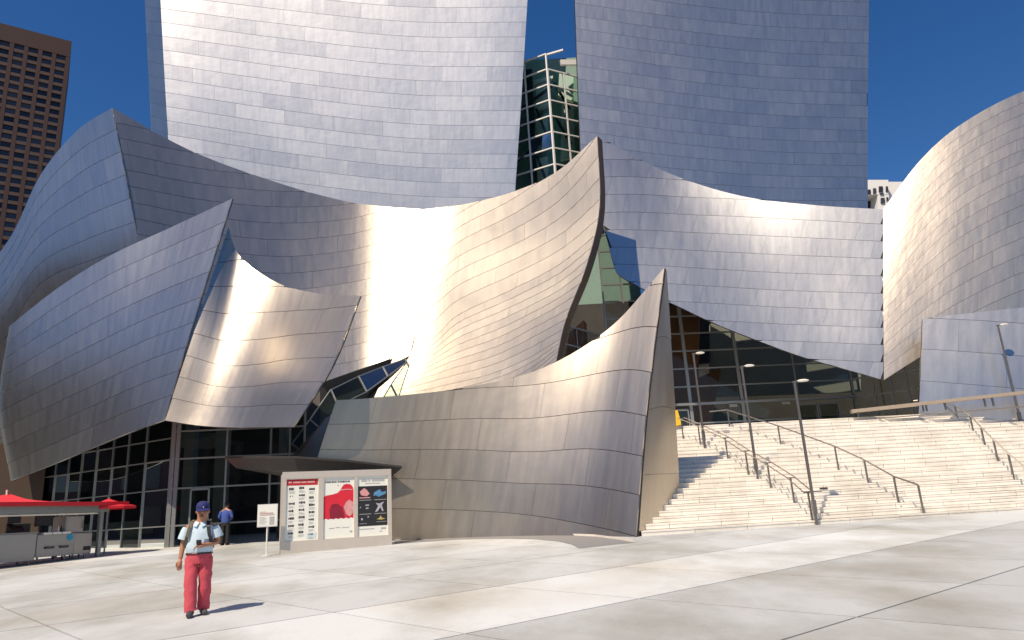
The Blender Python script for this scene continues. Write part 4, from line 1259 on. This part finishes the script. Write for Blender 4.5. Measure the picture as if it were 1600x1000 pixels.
uR2, uL2 = span(57), span(57)+3.4
sc_ = at_k(uR2, .02, 'service_counter', 'long grey steel counter at the left edge of the plaza', 'counter')
L2 = uL2-uR2
lb(sc_, 0, L2, 0, .8, .12, .98, M['steel_case'], 'body')
lb(sc_, -.03, L2, -.03, .83, .984, 1.03, M['frame'], 'top')
for (u, v) in ((.12,.1),(L2*.5,.1),(.12,.7),(L2-.1,.7)):
    m = MB(); m.tube([(-u,v,0),(-u,v,.13)], .035, 8); m.build('foot', M['rail'], sc_)
def on_counter(u, v, name, label, cat): return empty(name, tuple(Vector(sc_.location)+KP(u, v, 1.032)), sc_.rotation_euler.z, label, cat)
t = on_counter(.45, .25, 'till', 'black till on the grey counter', 'till')
m = MB(); m.poly([(-.22,0,0),(.22,0,0),(.22,.35,0),(-.22,.35,0),(-.22,.08,.10),(.22,.08,.10),(.22,.35,.30),(-.22,.35,.30)], [(0,3,2,1),(4,5,6,7),(0,1,5,4),(1,2,6,5),(2,3,7,6),(3,0,4,7)]); m.build('body', M['ink'], t)
m = MB(); m.box(-.2,.2,.30,.34,.302,.62); m.build('screen', M['tower_glass'], t)
t = on_counter(1.5, .35, 'flower_pot', 'pot of yellow flowers on the grey counter', 'plant')
m = MB(); m.lathe([(.08,0),(.11,.2),(.12,.21)], 12); m.build('pot', M['white'], t)
lf = MB(); fl = MB()
for i in range(60):
    a = rng.uniform(0, 6.28); r_ = rng.uniform(0,.2); z = rng.uniform(.2,.52); c = Vector((r_*math.cos(a), r_*math.sin(a), z))
    d = Vector((rng.uniform(-1,1), rng.uniform(-1,1), rng.uniform(-.3,1))).normalized()*.07; s_ = d.cross(Vector((.3,.2,1))).normalized()*.025
    (lf if i % 4 else fl).poly([c-d, c+s_, c+d, c-s_], [(0,1,2,3)])
tag(lf.build('leaves', M['leaf'], t), kind='stuff'); tag(fl.build('flowers', M['yellow'], t), kind='stuff')

# ================================================================== PAVING AT THE FOOT OF THE CURVED WALL
def gp(px, py, dz=0.0):
    p = G(px, py); return (p[0], p[1], p[2]+dz)
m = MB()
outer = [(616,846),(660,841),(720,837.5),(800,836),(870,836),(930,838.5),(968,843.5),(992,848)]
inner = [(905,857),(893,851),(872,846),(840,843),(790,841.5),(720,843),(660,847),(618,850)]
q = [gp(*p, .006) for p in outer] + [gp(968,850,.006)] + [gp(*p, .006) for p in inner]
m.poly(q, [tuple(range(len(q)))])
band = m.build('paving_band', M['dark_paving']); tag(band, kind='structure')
m = MB()
for i in range(len(outer)-1):
    a = Vector(gp(*outer[i])); b = Vector(gp(*outer[i+1]))
    d = Vector((0, .10, 0))
    m.poly([a, b, b+d, a+d, a+Vector((0,0,.06)), b+Vector((0,0,.06)), b+d+Vector((0,0,.06)), a+d+Vector((0,0,.06))], [(4,5,6,7),(0,1,5,4),(3,7,6,2)])
kb = m.build('kerb', M['stone']); tag(kb, kind='structure')

# ================================================================== PEOPLE
def skin_mesh(name, verts, edges, radii, mat, parent, root=0, sub=2, extra=None, mats=None):
    me = bpy.data.meshes.new(name)
    me.from_pydata([tuple(v) for v in verts], edges, [])
    o = bpy.data.objects.new(name+'_build', me); COL.objects.link(o)
    mod = o.modifiers.new('s', 'SKIN'); mod.use_smooth_shade = True
    sv = me.skin_vertices[0].data
    for i, r in enumerate(radii):
        sv[i].radius = r if isinstance(r, tuple) else (r, r)
        sv[i].use_root = (i == root)
    if sub:
        m2 = o.modifiers.new('d', 'SUBSURF'); m2.levels = sub; m2.render_levels = sub
    dg = bpy.context.evaluated_depsgraph_get()
    me2 = bpy.data.meshes.new_from_object(o.evaluated_get(dg))
    bpy.data.objects.remove(o)
    me2.name = name
    me2.materials.clear()
    for k in (mats or [mat]): me2.materials.append(k)
    if extra:
        bm = bmesh.new(); bm.from_mesh(me2)
        e = MB(); extra(e)
        vs = [bm.verts.new(v) for v in e.v]
        for f, mi in zip(e.f, e.m):
            try:
                ff = bm.faces.new([vs[i] for i in f]); ff.smooth = True; ff.material_index = mi
            except ValueError: pass
        bmesh.ops.recalc_face_normals(bm, faces=bm.faces)
        bm.to_mesh(me2); bm.free()
    me2.polygons.foreach_set('use_smooth', [True]*len(me2.polygons))
    return link(name, me2, parent)
def ball(e, c, r, n=10, sz=1.0, sy=1.0):
    prof = [(math.cos(a)*r, math.sin(a)*r*sz) for a in [(-math.pi/2)+math.pi*i/8 for i in range(9)]]
    prof[0] = (.0005, -r*sz); prof[-1] = (.0005, r*sz)
    b0 = len(e.v); e.lathe(prof, n, (0,0,0))
    e.v[b0:] = [(x+c[0], y*sy+c[1], z+c[2]) for x, y, z in e.v[b0:]]
def hand(e, w, d, side, curl=.5, span=.5, up=(0,-1,0)):
    """palm at w running along d, five unequal bent fingers"""
    w, d = Vector(w), Vector(d).normalized(); upv = Vector(up); x = d.cross(upv).normalized()*side; n = x.cross(d).normalized()*side
    e.tube([w-d*.02, w+d*.03, w+d*.075, w+d*.088], [.024,.034,.036,.026], 8)
    for k, (L, off) in enumerate(((.068,-.028),(.078,-.009),(.072,.010),(.056,.027))):
        b = w+d*.078+x*off
        p1 = b+d*L*.45-n*L*.12*curl; p2 = p1+d*L*.3-n*L*.35*curl; p3 = p2+d*L*.12-n*L*.4*curl
        e.tube([b-d*.012, b, p1, p2, p3], [.009,.0095,.009,.008,.006], 6)
    b = w+d*.02-x*.03
    e.tube([b, b-x*.018+d*.025-n*.01, b-x*.02+d*.055-n*.02, b-x*.012+d*.075-n*.03], [.012,.012,.010,.007], 6)

H = 1.0
PX, PY_ = 306, 962
pg = Vector(G(PX, PY_))
man = empty('person', tuple(pg), 0, 'man in navy cap, pale blue shirt and red trousers walking over the plaza', 'person')
man.scale = (1.0, 1.0, 1.0)
# local frame: x to the right in the photo, -y towards the viewer. He faces the viewer, turned a little to photo right.
rz = math.radians(12)
man.rotation_euler = (0, 0, rz)
hx = .02
arm_l = [(-.195,.01,1.265),(-.245,.03,1.02),(-.262,-.02,.80)]        # photo-left arm hanging
arm_r = [(.195,.01,1.265),(.255,.045,1.03),(.105,-.17,1.005)]        # photo-right arm, forearm across the belly
leg_l = [(-.095,.0,.82),(-.085,-.07,.45),(-.06,-.10,.09)]
leg_r = [(.095,.0,.82),(.10,.02,.45),(.08,.10,.10)]
V = [(0,0,.86),(0,.01,1.02),(0,.015,1.20),(0,.01,1.30),(hx*.5,-.005,1.37),(hx,-.012,1.44),(hx,-.02,1.54)]
E = [(0,1),(1,2),(2,3),(3,4),(4,5),(5,6)]
Rr = [(.13,.09),(.13,.095),(.14,.095),(.09,.07),(.062,.064),(.082,.096),(.086,.10)]
for a in (arm_l, arm_r):
    i = len(V); V += a; E += [(3,i),(i,i+1),(i+1,i+2)]; Rr += [.058,.044,.030]
for a in (leg_l, leg_r):
    i = len(V); V += a; E += [(0,i),(i,i+1),(i+1,i+2)]; Rr += [.085,.058,.042]
def face(e):
    c = Vector((hx,-.02,1.49))
    # nose, ears, chin, brow, eyes, mouth
    e.tube([c+Vector((.012,-.085,.035)), c+Vector((.016,-.108,-.002)), c+Vector((.014,-.098,-.018))], [.009,.016,.013], 8)
    for s in (-1, 1): ball(e, c+Vector((s*.080,.01,.005)), .024, 8, 1.25, .8)
    ball(e, c+Vector((.006,-.065,-.078)), .034, 10, .8, .9)
    e.mi = 1
    for s in (-1, 1): ball(e, c+Vector((.010+s*.031,-.0855,.030)), .009, 8, .7)
    ball(e, c+Vector((.010,-.094,-.046)), .019, 8, .28, .6)
    e.mi = 0
    hand(e, arm_l[2], (-.03,-.08,-1), -1, .55, up=(0,-1,0))
    hand(e, Vector(arm_r[2]), (-1,-.25,.05), 1, 1.1, up=(0,0,1))
body = skin_mesh('body', V, E, Rr, M['skin'], man, 0, 2, face, [M['skin'], M['eye']])
# shirt with short sleeves
def loft(e, rings, n=20):
    b = len(e.v); pts = []
    for (c, rx, ry) in rings:
        for k in range(n):
            a = 2*math.pi*k/n
            pts.append((c[0]+rx*math.cos(a), c[1]+ry*math.sin(a), c[2]))
    fs = [(i*n+k, i*n+(k+1)%n, (i+1)*n+(k+1)%n, (i+1)*n+k) for i in range(len(rings)-1) for k in range(n)]
    fs += [tuple(range(n-1,-1,-1)), tuple((len(rings)-1)*n+k for k in range(n))]
    e.poly(pts, fs)
def garment(name, build, mat, parent, sub=1):
    e = MB(); build(e)
    o = e.build(name, mat, parent, smooth=True)
    return o
def sleeve(e, a, t0, t1, r0, r1, n=12):
    pts = [Vector(a[0]).lerp(Vector(a[1]), t0+(t1-t0)*i/4) for i in range(5)]
    e.tube(pts, [r0*.82, r0, r0+(r1-r0)*.4, r0+(r1-r0)*.8, r1], n)
def folds(rings, amp, seed):
    r_ = random.Random(seed); out = []
    for (c, rx, ry) in rings:
        out.append(((c[0]+r_.uniform(-amp,amp), c[1]+r_.uniform(-amp,amp), c[2]), rx*(1+r_.uniform(-amp,amp)*2), ry*(1+r_.uniform(-amp,amp)*2)))
    return out
sl = lambda a, t: tuple(Vector(a[0]).lerp(Vector(a[1]), t))
def shirt(e):
    loft(e, folds([((0,.0,.875),.178,.135),((0,0,.93),.192,.150),((0,.0,1.0),.196,.156),((0,.006,1.08),.190,.150),((0,.012,1.16),.198,.146),((0,.014,1.22),.212,.132),((0,.014,1.27),.222,.105),((0,.012,1.312),.170,.085),((0,.008,1.335),.11,.075),((.004,.004,1.345),.070,.068)], .004, 2))
    for a in (arm_l, arm_r): sleeve(e, a, -.02, .66, .078, .098)
    collar(e)
def collar(e):
    for s in (-1, 1):
        e.poly([(s*.004,-.078,1.335),(s*.070,-.060,1.362),(s*.092,-.092,1.292),(s*.040,-.125,1.272)], [(0,1,2,3)])
    e.poly([(.06,-.150,1.19),(.15,-.128,1.19),(.15,-.140,1.09),(.06,-.160,1.09)], [(0,1,2,3)])
garment('shirt', shirt, M['shirt'], man)
m = MB(); m.tube([*[(.186*math.cos(a*.3927), .143*math.sin(a*.3927), .885) for a in range(17)]], .013, 6); m.build('belt', M['ink'], man)
# trousers
def slacks(e, la, lr, w=.184, kn=.092, an=.088, seed=4):
    loft(e, [((0,0,.74),w*.80,w*.70),((0,.005,.79),w*1.02,w*.80),((0,.003,.85),w,w*.77),((0,0,.905),w*.97,w*.75)])
    for a, sd_ in ((la, seed), (lr, seed+1)):
        p0, p1, p2 = Vector(a[0]), Vector(a[1]), Vector(a[2])
        r_ = random.Random(sd_); pts, rr = [], []
        for i in range(13):
            t = i/12
            p = p0.lerp(p1, t*2) if t < .5 else p1.lerp(p2+Vector((0,0,-.015)), t*2-1)
            r = (w*.56)*(1-t*2)+kn*t*2 if t < .5 else kn+(an-kn)*(t*2-1)
            pts.append(p+Vector((r_.uniform(-.005,.005), r_.uniform(-.007,.007), 0))); rr.append(r*(1+(r_.uniform(-.06,.06) if t > .25 else 0)))
        e.tube(pts, rr, 16)
garment('trousers', lambda e: slacks(e, leg_l, leg_r), M['trousers'], man)
# shoes
for a, yaw in ((leg_l, .1), (leg_r, .35)):
    p = Vector(a[2]); m = MB()
    d = Vector((math.sin(yaw), -math.cos(yaw), 0)); zg = .035
    m.tube([p-d*.09+Vector((0,0,zg-p.z)), p-d*.03+Vector((0,0,zg+.02-p.z)), p+d*.06+Vector((0,0,zg+.012-p.z)), p+d*.14+Vector((0,0,zg-p.z)), p+d*.19+Vector((0,0,zg-.008-p.z))], [.036,.052,.050,.044,.026], 10)
    m.build('shoe', M['shoe'], man, smooth=True)
# cap with brim and white letters
m = MB(); c = Vector((hx,-.015,1.545))
prof = [(.102,-.02),(.106,.0),(.104,.04),(.090,.075),(.06,.098),(.02,.108)]
b0 = len(m.v); m.lathe(prof, 18); m.v[b0:] = [(x*.93+c.x, y*1.08+c.y, z+c.z) for x, y, z in m.v[b0:]]
bp = []
for i in range(9):
    a = math.pi*(i/8)*.84 + math.pi*.08 + math.pi
    bp.append((c.x+.095*math.cos(a)+.006, c.y+.10*math.sin(a), c.z-.005)); 
fr = [(c.x+(p[0]-c.x)*1.02+.02, c.y-.115+(p[1]-c.y)*.75, c.z-.038) for p in bp]
b = bp + fr; n9 = 9
m.poly(b + [(x, y, z-.008) for x, y, z in b], [(i, i+1, n9+i+1, n9+i) for i in range(8)] + [(18+i, 18+n9+i, 18+n9+i+1, 18+i+1) for i in range(8)] + [(n9+i, n9+i+1, 18+n9+i+1, 18+n9+i) for i in range(8)])
cap = m.build('cap', M['navy'], man, smooth=True)
m = MB(); yb = c.y-.114; zc_ = c.z+.028
def stroke(x0, z0, x1, z1, w=.007): m.bar((c.x+.012+x0, yb+abs(x0)*.25+.004+max(0,z0)*.35, zc_+z0), (c.x+.012+x1, yb+abs(x1)*.25+.004+max(0,z1)*.35, zc_+z1), w, .006, up=(0,1,0))
stroke(-.016,.030,-.016,-.012); stroke(-.016,-.012,.012,-.012); stroke(-.006,-.026,.008,.014); stroke(.008,.014,.022,-.026); stroke(-.002,-.012,.018,-.012)
m.build('cap_letters', M['white'], cap)
# small object in the hand and the backpack
m = MB(); m.box(-.035,.035,-.012,.012,-.055,.055); ph_ = m.build('phone', M['ink']); R_m = Matrix.Translation(pg) @ Matrix.Rotation(rz, 4, 'Z')
ph_.matrix_world = R_m @ Matrix.Translation((.035,-.225,1.03)) @ Matrix.Rotation(.5, 4, 'X'); tag(ph_, 'small dark phone in the hand of the man with the cap', 'phone')
bpk = empty('backpack', (0,0,0), 0, 'dark grey backpack on the back of the man with the cap', 'backpack'); bpk.matrix_world = R_m
m = MB(); m.box(-.15,.15,.165,.30,.93,1.30); m.build('bag', M['backing'], bpk, bevel=.03)
m = MB(); m.box(-.11,.11,.302,.345,.97,1.15); m.build('pocket', M['backing'], bpk, bevel=.015)
for s in (-1, 1):
    m = MB(); pts = [(s*.10,.17,1.30),(s*.115,.08,1.372),(s*.12,-.03,1.352),(s*.135,-.118,1.26),(s*.16,-.135,1.13),(s*.20,-.04,1.00),(s*.17,.15,.97)]
    for i in range(len(pts)-1): m.bar(pts[i], pts[i+1], .05, .014, up=(0,-.6,.8) if i < 2 else (0,-1,.1))
    m.build('strap', M['strap'] if s < 0 else M['backing'], bpk)

# second person in the shade of the entrance, seen from behind
sp2 = Vector(G(351, 853)); q2 = P(351, 850, 29.2); sp2 = Vector((q2[0], q2[1], gz(29.2)))
w2 = empty('person', tuple(sp2), math.pi*.96, 'person in a blue top and dark trousers standing in the shade by the entrance', 'person', None)
arm_l = [(-.18,.01,1.30),(-.27,.02,1.06),(-.14,-.16,1.00)]; arm_r = [(.18,.01,1.30),(.27,.02,1.06),(.14,-.16,1.00)]
leg_l = [(-.09,0,.84),(-.10,-.01,.46),(-.11,.02,.09)]; leg_r = [(.09,0,.84),(.10,-.01,.46),(.11,.02,.09)]
V = [(0,0,.88),(0,.01,1.05),(0,.01,1.22),(0,.0,1.33),(0,-.02,1.41),(0,-.05,1.49),(0,-.06,1.57)]
E = [(0,1),(1,2),(2,3),(3,4),(4,5),(5,6)]; Rr = [(.11,.08),(.11,.08),(.12,.085),(.08,.06),(.058,.058),(.078,.09),(.08,.095)]
for a in (arm_l, arm_r):
    i = len(V); V += a; E += [(3,i),(i,i+1),(i+1,i+2)]; Rr += [.052,.04,.028]
for a in (leg_l, leg_r):
    i = len(V); V += a; E += [(0,i),(i,i+1),(i+1,i+2)]; Rr += [.08,.055,.04]
skin_mesh('body', V, E, Rr, M['skin'], w2, 0, 2, lambda e: (hand(e, arm_l[2], (.6,-.5,-.1), -1, 1, up=(0,0,1)), hand(e, arm_r[2], (-.6,-.5,-.1), 1, 1, up=(0,0,1)), [ball(e, Vector((s*.072,-.05,1.52)), .02, 8, 1.2) for s in (-1,1)]))
def top2(e):
    loft(e, [((0,0,.86),.165,.125),((0,0,.95),.172,.135),((0,.01,1.08),.170,.135),((0,.01,1.2),.178,.125),((0,.005,1.29),.16,.105),((0,0,1.34),.10,.08),((0,-.01,1.38),.06,.06)])
    for a in (arm_l, arm_r):
        sleeve(e, a, -.02, 1.0, .072, .06); e.tube([Vector(a[1]), Vector(a[1]).lerp(Vector(a[2]), .4), Vector(a[1]).lerp(Vector(a[2]), .85)], [.058,.055,.045], 12)
garment('jacket', top2, M['blue_top'], w2)
garment('trousers', lambda e: slacks(e, leg_l, leg_r, .158, .075, .068), M['ink'], w2)
m = MB(); b0 = len(m.v); m.lathe([(.075,-.07),(.088,-.02),(.088,.03),(.06,.075),(.01,.088)], 12); m.v[b0:] = [(x, y*1.1-.045, z+1.555) for x, y, z in m.v[b0:]]; m.build('hair', M['ink'], w2, smooth=True)
for a in (leg_l, leg_r):
    m = MB(); p = a[2]; m.tube([(p[0],p[1]+.08,.03),(p[0],p[1],.045),(p[0],p[1]-.12,.035),(p[0],p[1]-.16,.025)], [.03,.045,.042,.025], 8); m.build('shoe', M['ink'], w2, smooth=True)
